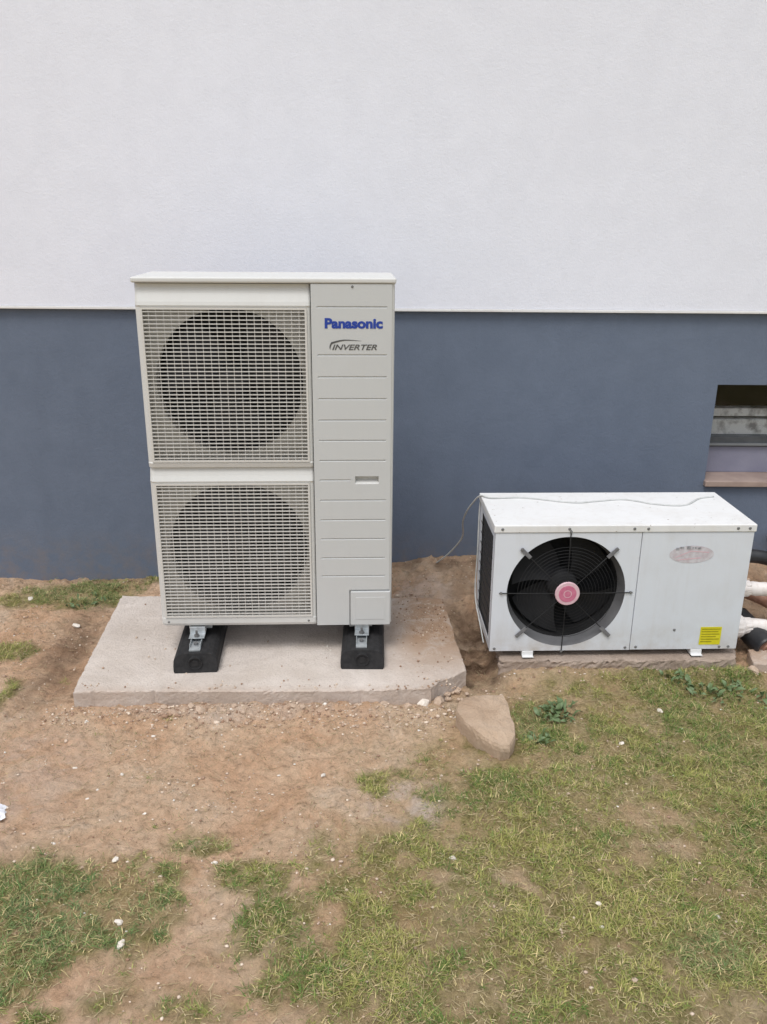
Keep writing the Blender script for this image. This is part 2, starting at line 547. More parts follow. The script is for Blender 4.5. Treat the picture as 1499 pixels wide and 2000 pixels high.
# ------------------------------------------------------------------ ground
DW = 3.854
PATCH = [(-0.83, 1.71, 0.2, 0.18, 0.95, 1), (-0.94, 1.85, 0.16, 0.12, 0.65, 1), (-0.70, 1.86, 0.2, 0.08, 0.45, 1), (-0.64, 1.72, 0.14, 0.14, 0.85, 1), (-0.85, 1.56, 0.10, 0.13, 0.85, 1), (-0.51, 1.99, 0.09, 0.05, 0.45, 1), (-0.34, 1.84, 0.1, 0.08, 0.8, 0), (-0.23, 1.7, 0.12, 0.08, 1, 0), (-0.16, 1.77, 0.07, 0.07, 0.85, 0), (-0.21, 1.5, 0.11, 0.06, 0.9, 0), (-0.36, 1.62, 0.08, 0.05, 0.45, 0), (-0.58, 1.5, 0.09, 0.08, 0.55, 0), (-0.74, 1.42, 0.07, 0.04, 0.8, 0), (0.04, 2.28, 0.1, 0.07, 0.5, 0), (0.19, 2.09, 0.08, 0.11, 0.7, 0), (0.32, 1.98, 0.15, 0.13, 0.7, 0), (0.61, 2.09, 0.12, 0.14, 0.75, 0), (0.47, 1.7, 0.09, 0.1, 0.8, 0), (0.81, 1.74, 0.15, 0.1, 0.9, 0), (0.82, 1.6, 0.13, 0.09, 0.9, 1), (0.22, 1.7, 0.17, 0.13, 0.8, 0), (0.12, 1.92, 0.13, 0.1, 0.7, 0), (1.0, 2.24, 0.2, 0.15, 0.75, 0), (1.05, 2.66, 0.37, 0.2, 0.5, 0), (1.33, 2.88, 0.22, 0.14, 0.8, 0), (0.91, 2.85, 0.28, 0.09, 0.4, 0), (-1.38, 3.66, 0.27, 0.17, 0.8, 1), (-1.66, 3.65, 0.15, 0.11, 0.5, 0), (-1.22, 3.8, 0.18, 0.12, 0.7, 0), (-1.5, 3.12, 0.13, 0.07, 0.6, 0), (-1.39, 2.77, 0.05, 0.14, 0.5, 0), (0.55, 2.61, 0.07, 0.16, 0.7, 1), (0.72, 2.01, 0.62, 0.70, 0.8, 0), (0.21, 1.62, 0.5, 0.29, 0.65, 0), (1.11, 2.58, 0.6, 0.35, 0.72, 0), (-0.07, 1.86, 0.15, 0.23, 0.45, 0), (1.15, 2.25, 0.31, 0.8, 0.8, 0), (-0.46, 1.46, 0.14, 0.07, 0.35, 0), (1.8, 2.0, 0.6, 1.1, 0.6, 0), (0.5, 0.9, 1.6, 0.5, 0.55, 0), (-1.4, 1.3, 0.5, 0.4, 0.5, 1)]
BARE = [(-0.68, 2.51, 0.58, 0.33), (-0.77, 2.09, 0.4, 0.18), (0.1, 2.15, 0.09, 0.08), (-0.41, 1.7, 0.09, 0.12), (-0.66, 1.54, 0.1, 0.07), (-0.43, 1.54, 0.12, 0.09), (0.63, 2.4, 0.1, 0.07), (0.83, 2.11, 0.11, 0.07), (0.81, 1.96, 0.13, 0.08), (-0.12, 1.68, 0.05, 0.1), (0.55, 1.62, 0.08, 0.05), (0.53, 1.8, 0.08, 0.05), (0.88, 1.98, 0.09, 0.05), (-0.28, 2.19, 0.25, 0.15), (0.15, 1.84, 0.07, 0.04), (0.39, 1.84, 0.07, 0.05)]


def ell(x, y, cx, cy, rx, ry):
    wx = x + 0.10 * (fbm(x, y, 7, 3, 50) - 0.5)
    wy = y + 0.10 * (fbm(x, y, 7, 3, 60) - 0.5)
    q = np.sqrt(((wx - cx) / rx) ** 2 + ((wy - cy) / ry) ** 2)
    return 1 - sstep(0.55, 1.25, q)


def density(x, y):
    dn = np.zeros_like(x)
    blue = np.zeros_like(x)
    for cx, cy, rx, ry, k, hue in PATCH:
        e = ell(x, y, cx, cy, rx, ry) * k
        dn = np.maximum(dn, e)
        if hue:
            blue = np.maximum(blue, e)
    for cx, cy, rx, ry in BARE:
        dn = dn * (1 - 0.7 * ell(x, y, cx, cy, rx, ry))
    nz = sstep(0.34, 0.62, fbm(x, y, 11, 5, 3))
    far = sstep(1.9, 2.8, np.abs(x) + 0 * y) * 0.4
    far = np.maximum(far, sstep(1.3, 0.6, y) * 0.4)
    dn = np.maximum(dn, far)
    dn = np.clip(dn * (0.28 + 1.15 * nz) + 0.35 * np.clip(blue, 0, 1) * (0.4 + 0.6 * nz) + 0.16 * dn + 0.02 * nz, 0, 1)
    return dn, blue


def in_slabs(x, y, mg=0.0):
    a = (x > -1.19 + mg) & (x < 0.33 - mg) & (y > 2.71 + mg) & (y < 3.52 - mg)
    b = (x > 0.50 + mg) & (x < 1.50 - mg) & (y > 2.97 + mg) & (y < 3.45 - mg)
    return a | b


def height(x, y):
    h = -0.062 + 0 * x
    h = h + sstep(3.3, 3.85, y) * (0.10 * sstep(-0.3, 0.5, x) + 0.045 * sstep(-1.5, -0.6, x))
    h = h - 0.055 * np.exp(-(((x - 0.405) / 0.075) ** 4) - ((y - 3.14) / 0.26) ** 4)
    h = h - 0.015 * np.exp(-(((x + 1.23) / 0.06) ** 2) - ((y - 3.1) / 0.40) ** 4)
    h = h + 0.05 * np.exp(-(((x - 1.75) / 0.25) ** 2) - ((y - 3.62) / 0.2) ** 2)
    h = h + 0.030 * np.exp(-(((y - 2.68) / 0.045) ** 2)) * sstep(-0.9, -0.6, x) * (1 - sstep(0.2, 0.4, x)) * fbm(x, y, 9, 3, 77) * 1.3
    h = h + 0.035 * (fbm(x, y, 2.2, 3, 11) - 0.5) + 0.024 * (fbm(x, y, 11, 4, 21) - 0.5) + 0.022 * (fbm(x, y, 38, 4, 31) - 0.5) + 0.010 * sstep(0.58, 0.75, fbm(x, y, 24, 3, 35))
    h = h + (0.014 + 0.03 * fbm(x, y, 8, 3, 79)) * np.exp(-(((y - 2.925) / 0.045) ** 2)) * sstep(0.45, 0.6, x) * (1 - sstep(1.45, 1.6, x))
    h = np.where(in_slabs(x, y, 0.05), -0.12, h)
    return h


def axis(lo, hi, st, flo, fhi):
    a = list(np.arange(lo, hi + 1e-6, st))
    s_, x = st, a[-1]
    while x < fhi:
        s_ *= 1.25
        x += s_
        a.append(x)
    s_, x = st, a[0]
    while x > flo:
        s_ *= 1.25
        x -= s_
        a.insert(0, x)
    return np.array(a)


def quick_mesh(name, co, faces, nside, mat, attrs=None, smooth=False):
    me = bpy.data.meshes.new(name)
    me.vertices.add(len(co))
    me.vertices.foreach_set('co', np.asarray(co, np.float32).ravel())
    nf = len(faces)
    me.loops.add(nf * nside)
    me.loops.foreach_set('vertex_index', np.asarray(faces, np.int32).ravel())
    me.polygons.add(nf)
    me.polygons.foreach_set('loop_start', np.arange(0, nf * nside, nside, dtype=np.int32))
    me.polygons.foreach_set('loop_total', np.full(nf, nside, np.int32))
    if smooth:
        me.polygons.foreach_set('use_smooth', np.ones(nf, bool))
    me.update(calc_edges=True)
    if attrs:
        for k, a in attrs.items():
            at = me.attributes.new(k, 'FLOAT_COLOR', 'POINT')
            at.data.foreach_set('color', np.asarray(a, np.float32).ravel())
    me.materials.append(M[mat])
    o = bpy.data.objects.new(name, me)
    C.objects.link(o)
    return o


xs = axis(-2.1, 2.4, 0.009, -150, 150)
ys = axis(1.0, 3.9, 0.009, -150, 60)
X, Y = np.meshgrid(xs, ys)
Z = height(X, Y)
Z = np.where((Y > DW + 0.02), -0.12, Z)
Z = np.where((np.abs(X) > 2.4) | (Y < 1.0), Z + 0 * X, Z)
dn, bl = density(X, Y)
dark_soil = np.clip(np.exp(-(((X - 0.41) / 0.10) ** 4) - ((Y - 3.13) / 0.33) ** 4) * 1.0  # darker brown soil; damp along the big slab's left edge
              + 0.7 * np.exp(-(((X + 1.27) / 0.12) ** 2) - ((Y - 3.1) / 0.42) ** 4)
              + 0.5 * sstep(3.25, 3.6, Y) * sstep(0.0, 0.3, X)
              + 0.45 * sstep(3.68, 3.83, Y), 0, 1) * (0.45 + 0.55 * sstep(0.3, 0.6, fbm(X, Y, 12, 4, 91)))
pale = np.clip(0.6 * ell(X, Y, 0.10, 2.15, 0.13, 0.11) + 0.35 * ell(X, Y, -0.5, 2.66, 0.5, 0.05) + 0.3 * ell(X, Y, -1.2, 2.25, 0.3, 0.35)
               + 0.35 * ell(X, Y, -1.05, 3.0, 0.0501, 0.05) + 0.45 * ell(X, Y, 0.22, 3.6, 0.14, 0.12), 0, 1) * sstep(0.25, 0.6, fbm(X, Y, 15, 4, 95))
ny, nx = X.shape
idx = np.arange(nx * ny).reshape(ny, nx)
F4 = np.stack([idx[:-1, :-1], idx[:-1, 1:], idx[1:, 1:], idx[1:, :-1]], -1).reshape(-1, 4)
co = np.stack([X, Y, Z], -1).reshape(-1, 3)
gcover = np.clip(dn * 1.5 + 0.32 * sstep(-0.4, 0.7, X + 0.25 * (2.2 - Y)) * (Y < 3.0), 0, 1)
mask = np.stack([gcover, dark_soil, pale, np.ones_like(X)], -1).reshape(-1, 4)
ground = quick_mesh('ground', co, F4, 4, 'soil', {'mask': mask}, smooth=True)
ground['kind'] = 'structure'

# ------------------------------------------------------------------ the house wall
WX0, WX1 = -9.0, 11.0
ZL = 1.2545
house = thing('house_wall', 'rendered house wall, white above and blue-grey plinth below, behind both units', 'wall', (0, 0, 0))
obj('white_render', B(WX0, WX1, DW - 0.022, DW + 0.30, ZL + 0.012, 6.2), 'upper', house)
# thin plaster drip bead under the white render
obj('drip_edge', B(WX0, WX1, DW - 0.027, DW + 0.02, ZL - 0.001, ZL + 0.011, bev=0.002), 'white_lid', house)


def rect_ring_slab(bm, X0, X1, Z0, Z1, a0, a1, c0, c1, y0, y1):
    """slab X0..X1, Z0..Z1 with rectangular hole a0..a1, c0..c1, front y0, back y1"""
    def lay(y):
        o = [bm.verts.new(p) for p in ((X0, y, Z0), (X1, y, Z0), (X1, y, Z1), (X0, y, Z1))]
        i = [bm.verts.new(p) for p in ((a0, y, c0), (a1, y, c0), (a1, y, c1), (a0, y, c1))]
        for k in range(4):
            j = (k + 1) % 4
            bm.faces.new((o[k], o[j], i[j], i[k]))
        return o, i
    o1, i1 = lay(y0)
    o2, i2 = lay(y1)
    for k in range(4):
        j = (k + 1) % 4
        bm.faces.new((o1[k], o1[j], o2[j], o2[k]))
        bm.faces.new((i1[k], i1[j], i2[j], i2[k]))
    return bm


WA, WB = 1.566, 2.47
obj('plinth', rect_ring_slab(bmesh.new(), WX0 + .01, WX1 - .01, -0.5, ZL - 0.003, WA, WB, 0.462, 0.931, DW, DW + 0.298), 'plinth', house)
win = obj('basement_window', rect_ring_slab(bmesh.new(), WA + .001, WB - .001, 0.604, 0.930, WA + .022, WB - .022, 0.652, 0.905, 3.985, 4.045), 'frame', house)
obj('pane', B(WA + .023, WB - .023, 4.012, 4.018, 0.653, 0.904), 'glass', win)
obj('frame_trim', B(WA + .002, WB - .002, 3.972, 3.9845, 0.612, 0.622), 'framelight', win)
obj('window_sill', B(WA - 0.004, WB + 0.02, DW - 0.026, 4.03, 0.4455, 0.4725, bev=0.003), 'sill', win)
obj('apron_panel', B(WA + .001, WB - .001, 3.990, 4.04, 0.473, 0.603, bev=0.002), 'reveal', win)
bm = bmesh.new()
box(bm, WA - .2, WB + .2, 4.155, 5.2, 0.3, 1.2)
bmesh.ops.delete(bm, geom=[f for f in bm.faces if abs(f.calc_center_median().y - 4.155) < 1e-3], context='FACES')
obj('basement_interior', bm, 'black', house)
l1 = obj('reflection_block', B(WA + .024, WB - .03, 4.045, 4.12, 0.62, 0.726, bev=0.004), 'reflection_mottle', win)  # pale blocks added behind the pane to imitate its reflection
obj('reflection_block', B(WA + .024, WB - .03, 4.06, 4.125, 0.738, 0.778, bev=0.003), 'reflection_mottle', win)

# ------------------------------------------------------------------ concrete slabs


def slab_mesh(poly, ztop, zbot, rough, seed, sub=0.02, jag=0.006, face=0.0015):
    rnd = random.Random(seed)
    pts = []
    for i in range(len(poly)):
        a, b = Vector(poly[i]), Vector(poly[(i + 1) % len(poly)])
        k = max(1, int((b - a).length / sub))
        nrm = Vector((b.y - a.y, a.x - b.x)).normalized()
        for j in range(k):
            p = a + (b - a) * j / k
            q = p + nrm * jag * 2.2 * (float(fbm(np.array([p.x]), np.array([p.y]), 9, 4, seed)[0]) - 0.5)
            if rnd.random() < 0.05 and jag < 0.01:
                q = q - nrm * rnd.uniform(0, jag * 1.2)
            pts.append(q)
    bm = bmesh.new()
    cen = sum(pts, Vector((0, 0))) / len(pts)
    rings = []
    zr = lambda: rnd.uniform(-rough, rough)
    lev = [(1.0, zbot, 0.0)] + [(1.0, ztop + (zbot - ztop) * f_, 0.001) for f_ in (0.62, 0.5, 0.4, 0.31, 0.23, 0.15, 0.08)] + [(1.0, ztop - 0.004, 0.0005), (1.0, ztop - 0.0008, 0.004), (1.0, ztop, 0.012)]
    for s_, z, inset in lev:
        rg = []
        for p in pts:
            dv = (cen - p).normalized()
            q = p + dv * (inset + rnd.uniform(0, face) + (rnd.uniform(0, face * 3) if rnd.random() < 0.06 and ztop - 0.02 < z < ztop else 0))
            rg.append(bm.verts.new((q.x, q.y, z + zr() * (0.4 if z == ztop else 1))))
        rings.append(rg)
    for a, b in zip(rings, rings[1:]):
        for i in range(len(a)):
            j = (i + 1) % len(a)
            bm.faces.new((a[i], a[j], b[j], b[i]))
    f = bm.faces.new(rings[-1])
    bmesh.ops.triangulate(bm, faces=[f])
    return bm


P1 = [(-1.109, 2.697), (-0.817, 2.706), (-0.442, 2.708), (-0.067, 2.715), (0.205, 2.734), (0.236, 2.786), (0.300, 2.822), (0.352, 2.871), (0.334, 3.07), (0.304, 3.52), (-1.171, 3.534)]
s1 = obj('concrete_slab', slab_mesh(P1, 0.0, -0.16, 0.0012, 3, 0.012, 0.006, 0.0016), 'slab')
tag(s1, 'pale cast concrete slab with chipped right corner under the tall twin-fan unit', 'slab')
P2 = [(0.484, 2.950), (0.60, 2.938), (0.734, 2.938), (0.9, 2.949), (1.04, 2.946), (1.2, 2.955), (1.437, 2.965), (1.462, 3.05), (1.462, 3.45), (0.49, 3.45)]
s2 = obj('concrete_slab', slab_mesh(P2, -0.003, -0.16, 0.003, 5, 0.012, 0.020, 0.008), 'slab2')
tag(s2, 'rough pinkish concrete base under the low single-fan unit', 'slab')
s3 = obj('concrete_slab', slab_mesh([(1.492, 2.945), (1.75, 2.93), (1.76, 3.05), (1.52, 3.07)], -0.012, -0.12, 0.002, 9, 0.02, 0.004, 0.002), 'slab')
tag(s3, 'small grey concrete slab at right edge beside the pipes', 'slab')

# ------------------------------------------------------------------ tall heat pump
W_, Dp = 0.90, 0.32
ZB, ZT = 0.128, 1.448
hp = thing('heat_pump', 'tall light grey twin-fan heat pump unit on black rubber feet', 'heat pump', (-0.8417, 2.9731, 0), 0.0349)
# cabinet shell: open-front box with rounded vertical corners
bm = bmesh.new()
prof = [(0.002, 0.030), (0.0, 0.04), (0.0, Dp - 0.02), (0.02, Dp), (W_ - 0.02, Dp), (W_, Dp - 0.02), (W_, 0.014), (W_ - 0.004, 0.006), (W_ - 0.010, 0.0045)]
lo = [bm.verts.new((a, b, ZB + 0.004)) for a, b in prof]
hi = [bm.verts.new((a, b, ZT - 0.02)) for a, b in prof]
for i in range(len(prof) - 1):
    bm.faces.new((lo[i], lo[i + 1], hi[i + 1], hi[i]))
bm.faces.new(lo)
obj('cabinet', bm, 'cream', hp)
obj('top_cover', B(-0.004, W_ + 0.004, -0.004, Dp + 0.005, ZT - 0.019, ZT, bev=0.006, seg=3), 'cream', hp, smooth=False)
obj('base_pan', B(0.006, W_ - 0.006, 0.024, Dp - 0.004, ZB - 0.004, ZB + 0.012, bev=0.002), 'cream', hp)
# fan panel (left 2/3): profile in z gives the bulge round the grilles
US = 0.606
G1 = (0.022, 0.592, 0.795, 1.346)
G2 = (0.020, 0.590, 0.167, 0.711)
zrow = [(0.126, 0.012), (0.130, 0.004), (0.140, 0.0), (0.160, 0.0), (0.165, 0.002), ('h', G2), (0.713, 0.002), (0.720, -0.001), (0.740, 0.007), (0.765, 0.015), (0.771, 0.016), (0.774, 0.003), (0.790, -0.001), (0.7935, 0.002), ('h', G1),
        (1.348, 0.002), (1.354, -0.001), (1.366, 0.002), (1.395, 0.013), (1.412, 0.018), (1.426, 0.018)]
bm = bmesh.new()
ul = [0.0, 0.004, 0.012, 0.020, 0.592, 0.600, US - 0.001]
ulo = [0.030, 0.010, 0.002, 0, 0, 0.001, 0.006]
prev = None
hole_next = False
for r in zrow:
    if r[0] == 'h':
        hole_next = True
        continue
    row = [bm.verts.new((a, r[1] + b, r[0])) for a, b in zip(ul, ulo)]
    if prev:
        for k in range(len(ul) - 1):
            if hole_next and k == 3:
                continue
            bm.faces.new((prev[k], prev[k + 1], row[k + 1], row[k]))
        if hole_next:       # inner walls of the grille recess
            for k in (3, 4):
                a, b = prev[k].co, row[k].co
                q = [bm.verts.new((a.x, a.y + 0.03, a.z)), bm.verts.new((b.x, b.y + 0.03, b.z))]
                bm.faces.new((prev[k], row[k], q[1], q[0]))
        hole_next = False
    prev = row
bmesh.ops.recalc_face_normals(bm, faces=bm.faces)
fp = obj('fan_panel', bm, 'cream', hp)
sm = fp.modifiers.new('solid', 'SOLIDIFY')
sm.thickness = 0.0012
sm.offset = 0

# service panel with V grooves, handle slot
lines = [1.350, 1.184, 1.106, 1.027, 0.949, 0.873, 0.797, 0.722, 0.643, 0.565, 0.488, 0.410, 0.335]
U0, U1 = US + 0.002, W_ - 0.010
us = [U0, 0.6265, 0.631, 0.7345, 0.7355, 0.741, 0.745, 0.759, 0.847, 0.870, 0.8745, U1]
zs = {0.126, 0.268, 0.2755, 0.2765, ZT - 0.020, 0.707, 0.737}
for z in lines:
    zs |= {z - 0.0035, z - 0.0005, z + 0.0035}
zs = sorted(zs)
bm = bmesh.new()


def gdep(u, z):
    if z < 0.276 and u > 0.735:
        return 0.008
    for L in lines:
        if abs(z - (L - 0.0005)) < 1e-5:
            if abs(L - 0.722) < 1e-6 and u > 0.742:
                return 0.0
            if 0.628 < u < 0.872:
                return 0.0042
    return 0.0


grid = [[bm.verts.new((u, gdep(u, z), z)) for u in us] for z in zs]
cx = us.index(0.759)
for r in range(len(zs) - 1):
    for k in range(len(us) - 1):
        if k == cx and zs[r] >= 0.7065 and zs[r + 1] <= 0.7375:
            continue
        bm.faces.new((grid[r][k], grid[r][k + 1], grid[r + 1][k + 1], grid[r + 1][k]))
# side returns into the cabinet
for k, du in ((0, 0.0), (-1, 0.0)):
    for r in range(len(zs) - 1):
        a, b = grid[r][k].co, grid[r + 1][k].co
        q = [bm.verts.new((a.x, 0.02, a.z)), bm.verts.new((b.x, 0.02, b.z))]
        bm.faces.new((grid[r][k], grid[r + 1][k], q[1], q[0]))
spn = obj('service_panel', bm, 'cream2', hp)
bm = bmesh.new()
hv = [bm.verts.new(p) for p in ((0.759, 0, 0.707), (0.847, 0, 0.707), (0.847, 0, 0.737), (0.759, 0, 0.737), (0.762, 0.024, 0.720), (0.844, 0.024, 0.720), (0.844, 0.024, 0.735), (0.762, 0.024, 0.735))]
for q in ((0, 1, 5, 4), (1, 2, 6, 5), (2, 3, 7, 6), (3, 0, 4, 7), (4, 5, 6, 7)):
    bm.faces.new([hv[i] for i in q])
obj('handle_pocket', bm, 'cream', spn)
pcv = obj('pipe_cover', B(0.741, W_ - 0.006, -0.0065, 0.012, 0.1275, 0.2705, bev=0.0025), 'cream2', hp)
obj('cover_inset', B(0.760, W_ - 0.026, -0.0078, -0.0060, 0.152, 0.248, bev=0.0009), 'cream2', pcv)

scr0 = obj('screw', lathe([(0.0, -0.003), (0.003, -0.0028), (0.0045, -0.001), (0.0045, 0.004)], 12), 'screw', hp)
scr0.location = (0.752, 0.0, 1.419)
for u, z in ((0.03, 0.147), (0.575, 0.147), (0.875, 0.137)):
    again(scr0, hp, (u, -0.0002, z))

# behind the grilles
for k, (g4, c, nm) in enumerate(((G1, (0.312, 1.080), ''), (G2, (0.313, 0.440), ''))):
    fs = obj('fan_shroud', plate_hole(bmesh.new(), 0.006, 0.600, g4[2] - 0.035, g4[3] + 0.033, 0.034, c, 0.262, 96, 0.05), 'shroud', hp, smooth=False)
    fan = obj('fan', lathe([(0.0, -0.012), (0.03, -0.010), (0.055, -0.002), (0.06, 0.05)], 32), 'fan_grey', hp, smooth=True)
    fan.location = (c[0], 0.085, c[1])
    for b in range(3):
        a0 = math.radians(120 * b + 20 + 50 * k)
        bm = bmesh.new()
        nr, na = 8, 10
        g_ = []
        for i in range(nr):
            rr = 0.055 + (0.245 - 0.055) * i / (nr - 1)
            span = math.radians(78 - 10 * i / (nr - 1))
            row = []
            for j in range(na):
                t = j / (na - 1)
                aa = a0 + (t - 0.5) * span + 0.5 * (rr - 0.05) / 0.2 * 0.7
                row.append(bm.verts.new((rr * math.cos(aa), 0.035 - 0.075 * (t - 0.5) + 0.012 * math.sin(math.pi * t), rr * math.sin(aa))))
            g_.append(row)
        for i in range(nr - 1):
            for j in range(na - 1):
                bm.faces.new((g_[i][j], g_[i][j + 1], g_[i + 1][j + 1], g_[i + 1][j]))
        bl_ = obj('blade', bm, 'fan_grey', fan, smooth=True)
    # grille: rim, horizontal slats, upright wires
    bm = bmesh.new()
    x0, x1, z0, z1 = g4
    rect_ring_slab(bm, x0 - 0.001, x1 + 0.001, z0 - 0.001, z1 + 0.001, x0 + 0.006, x1 - 0.006, z0 + 0.006, z1 - 0.006, -0.004, 0.010)
    gr = obj('fan_grille', bm, 'grille', hp)
    bm = bmesh.new()
    box(bm, x0 + 0.0055, x1 - 0.0055, -0.0030, 0.0050, -0.0015, 0.0015)
    sl0 = obj('grille_slat', bm, 'grille', gr)
    nsl = 39
    sl0.location = (0, 0, z0 + 0.0137)
    for i in range(1, nsl):
        again(sl0, gr, (0, 0, z0 + 0.0137 + (z1 - z0 - 0.0274) * i / (nsl - 1)))
    wv0 = obj('grille_wire', CY((0, 0.0000, z0 + 0.004), (0, 0.0000, z1 - 0.004), 0.00125, n=6, caps=False), 'grille', gr)
    nw = 21
    wv0.location = (x0 + (x1 - x0) / (nw + 1), 0, 0)
    for i in range(2, nw + 1):
        again(wv0, gr, (x0 + (x1 - x0) * i / (nw + 1), 0, 0))
obj('heat_exchanger', B(0.012, US - 0.01, 0.255, 0.30, ZB + 0.02, ZT - 0.03), 'coil', hp)
obj('inner_partition', B(US - 0.006, US - 0.001, 0.04, 0.30, ZB + 0.02, ZT - 0.03), 'black', hp)


def text(name, body, size, mat, parent, loc, width, shear=0.0, bold=0.0, rot=None, height=None, sub=True):
    cu = bpy.data.curves.new(name, 'FONT')
    cu.body = body
    cu.size = size
    cu.shear = shear
    cu.offset = bold
    cu.extrude = 0.0004
    cu.align_x = 'LEFT'
    o = bpy.data.objects.new('t', cu)
    C.objects.link(o)
    bpy.context.view_layer.update()
    me = bpy.data.meshes.new_from_object(o.evaluated_get(bpy.context.evaluated_depsgraph_get()))
    bpy.data.objects.remove(o)
    me.name = name
    co = np.zeros(len(me.vertices) * 3)
    me.vertices.foreach_get('co', co)
    co = co.reshape(-1, 3)
    co[:, 0] -= co[:, 0].min()
    sx = width / co[:, 0].max()
    sy = sx if height is None else height / (co[:, 1].max() - min(0, co[:, 1].min()))
    new = np.stack([co[:, 0] * sx, -co[:, 2], co[:, 1] * sy], -1)
    me.vertices.foreach_set('co', new.astype(np.float32).ravel())
    me.materials.clear()
    me.materials.append(M[mat])
    q = bpy.data.objects.new(name, me)
    C.objects.link(q)
    q.parent = parent
    q.location = loc
    return q


text('blue_lettering', 'Panasonic', 1, 'blue', hp, (0.655, -0.0008, 1.279), 0.203, bold=0.045, height=0.036)
iv = text('grey_lettering', 'INVERTER', 1, 'darkprint', hp, (0.680, -0.0008, 1.203), 0.158, shear=0.3, bold=0.014, height=0.019)
bm = bmesh.new()
K = 22
up_, dn_ = [], []
for i in range(K + 1):
    t = i / K
    if t < 0.18:
        s_ = t / 0.18
        x = 0.672 + 0.006 * s_ ** 2
        z = 1.206 + 0.020 * s_
    else:
        s_ = (t - 0.18) / 0.82
        x = 0.678 + 0.105 * s_
        z = 1.226 + 0.012 * math.sin(min(1, s_ * 1.8) * math.pi / 2) - 0.004 * s_ ** 2
    th = 0.0035 * (1 - t) + 0.0004
    up_.append(bm.verts.new((x - th * 0.4, -0.0009, z + th)))
    dn_.append(bm.verts.new((x + th * 0.4, -0.0009, z - th)))
for i in range(K):
    bm.faces.new((dn_[i], dn_[i + 1], up_[i + 1], up_[i]))
obj('swoosh_mark', bm, 'darkprint', hp)

# rubber feet with galvanised rail (local coordinates of each foot: centre front bottom at origin, running back)


def foot(xc, yc, rz, bw):
    n_ = 10
    L = 0.60
    prof = [(-0.081, 0.0), (-0.0840, 0.006), (-0.0845, 0.025), (-0.083, 0.045), (-0.077, 0.060), (-0.064, 0.071), (-0.044, 0.0755), (-0.030, 0.076), (0.030, 0.076), (0.044, 0.0755), (0.064, 0.071), (0.077, 0.060), (0.083, 0.045), (0.0845, 0.025), (0.0840, 0.006), (0.081, 0.0)]
    bm = bmesh.new()
    rows = []
    for y, sc, dz in ((0.0, 0.965, 0.98), (0.003, 0.99, 0.995), (0.008, 1, 1), (L - 0.008, 1, 1), (L, 0.97, 0.98)):
        rows.append([bm.verts.new((p[0] * sc, y + (0.016 * p[1] / 0.076 if y < 0.1 else 0), p[1] * dz)) for p in prof])
    for a, b in zip(rows, rows[1:]):
        for i in range(len(prof) - 1):
            bm.faces.new((a[i], a[i + 1], b[i + 1], b[i]))
    bm.faces.new(rows[0])
    bm.faces.new(rows[-1][::-1])
    f = obj('rubber_foot', bm, 'rubber', hp)
    f.location = (xc, yc, 0)
    f.rotation_euler = (0, 0, rz)
    # moulded round boss on the front face
    bs = obj('end_boss', lathe([(0.0, -0.001), (0.013, -0.001), (0.014, 0.002), (0.022, 0.001), (0.023, -0.003), (0.026, -0.003), (0.028, 0.010)], 24), 'rubber', f, smooth=False)
    bs.location = (0, 0.004, 0.038)
    bm = bmesh.new()
    rx = -0.004
    box(bm, rx - 0.021, rx + 0.021, 0.030, L - 0.045, 0.0755, 0.0800)
    box(bm, rx - 0.021, rx - 0.0185, 0.050, L - 0.045, 0.0801, 0.0925)
    box(bm, rx + 0.0185, rx + 0.021, 0.050, L - 0.045, 0.0801, 0.0925)
    rl = obj('mounting_rail', bm, 'zinc', f)
    bm = bmesh.new()
    box(bm, rx - bw, rx + bw, 0.098, 0.175, 0.094, 0.0975, bev=0.0012)
    box(bm, rx - bw, rx + bw, 0.140, 0.175, 0.0976, 0.123, bev=0.0012)
    obj('foot_bracket', bm, 'zinc', f)
    bm = bmesh.new()
    cyl(bm, (rx, 0.112, 0.0976), (rx, 0.112, 0.105), 0.011, n=6)
    cyl(bm, (rx, 0.112, 0.1052), (rx, 0.112, 0.122), 0.0045, n=10)
    obj('bolt', bm, 'screw', f)
    bm = bmesh.new()
    cyl(bm, (rx, 0.078, 0.0802), (rx, 0.078, 0.0880), 0.0085, n=12)
    obj('bolt', bm, 'screw', f)
    return f


foot(0.148, -0.140, 0.035, 0.030)
foot(0.783, -0.130, -0.035, 0.028)
# unit's own cross feet between bracket and pan
obj('base_channel', B(0.10, 0.19, 0.035, 0.29, 0.100, 0.1238, bev=0.002), 'zinc', hp)
obj('base_channel', B(0.735, 0.825, 0.035, 0.29, 0.100, 0.1238, bev=0.002), 'zinc', hp)

# ------------------------------------------------------------------ low single-fan unit
SW, SD = 0.9979, 0.3985
SZ0, SZ1 = 0.0234, 0.5556
su = thing('pool_heat_pump', 'low white box heat pump with one round black fan and pink hub badge', 'heat pump', (0.4439, 2.9731, 0), 0.0287)
bm = bmesh.new()
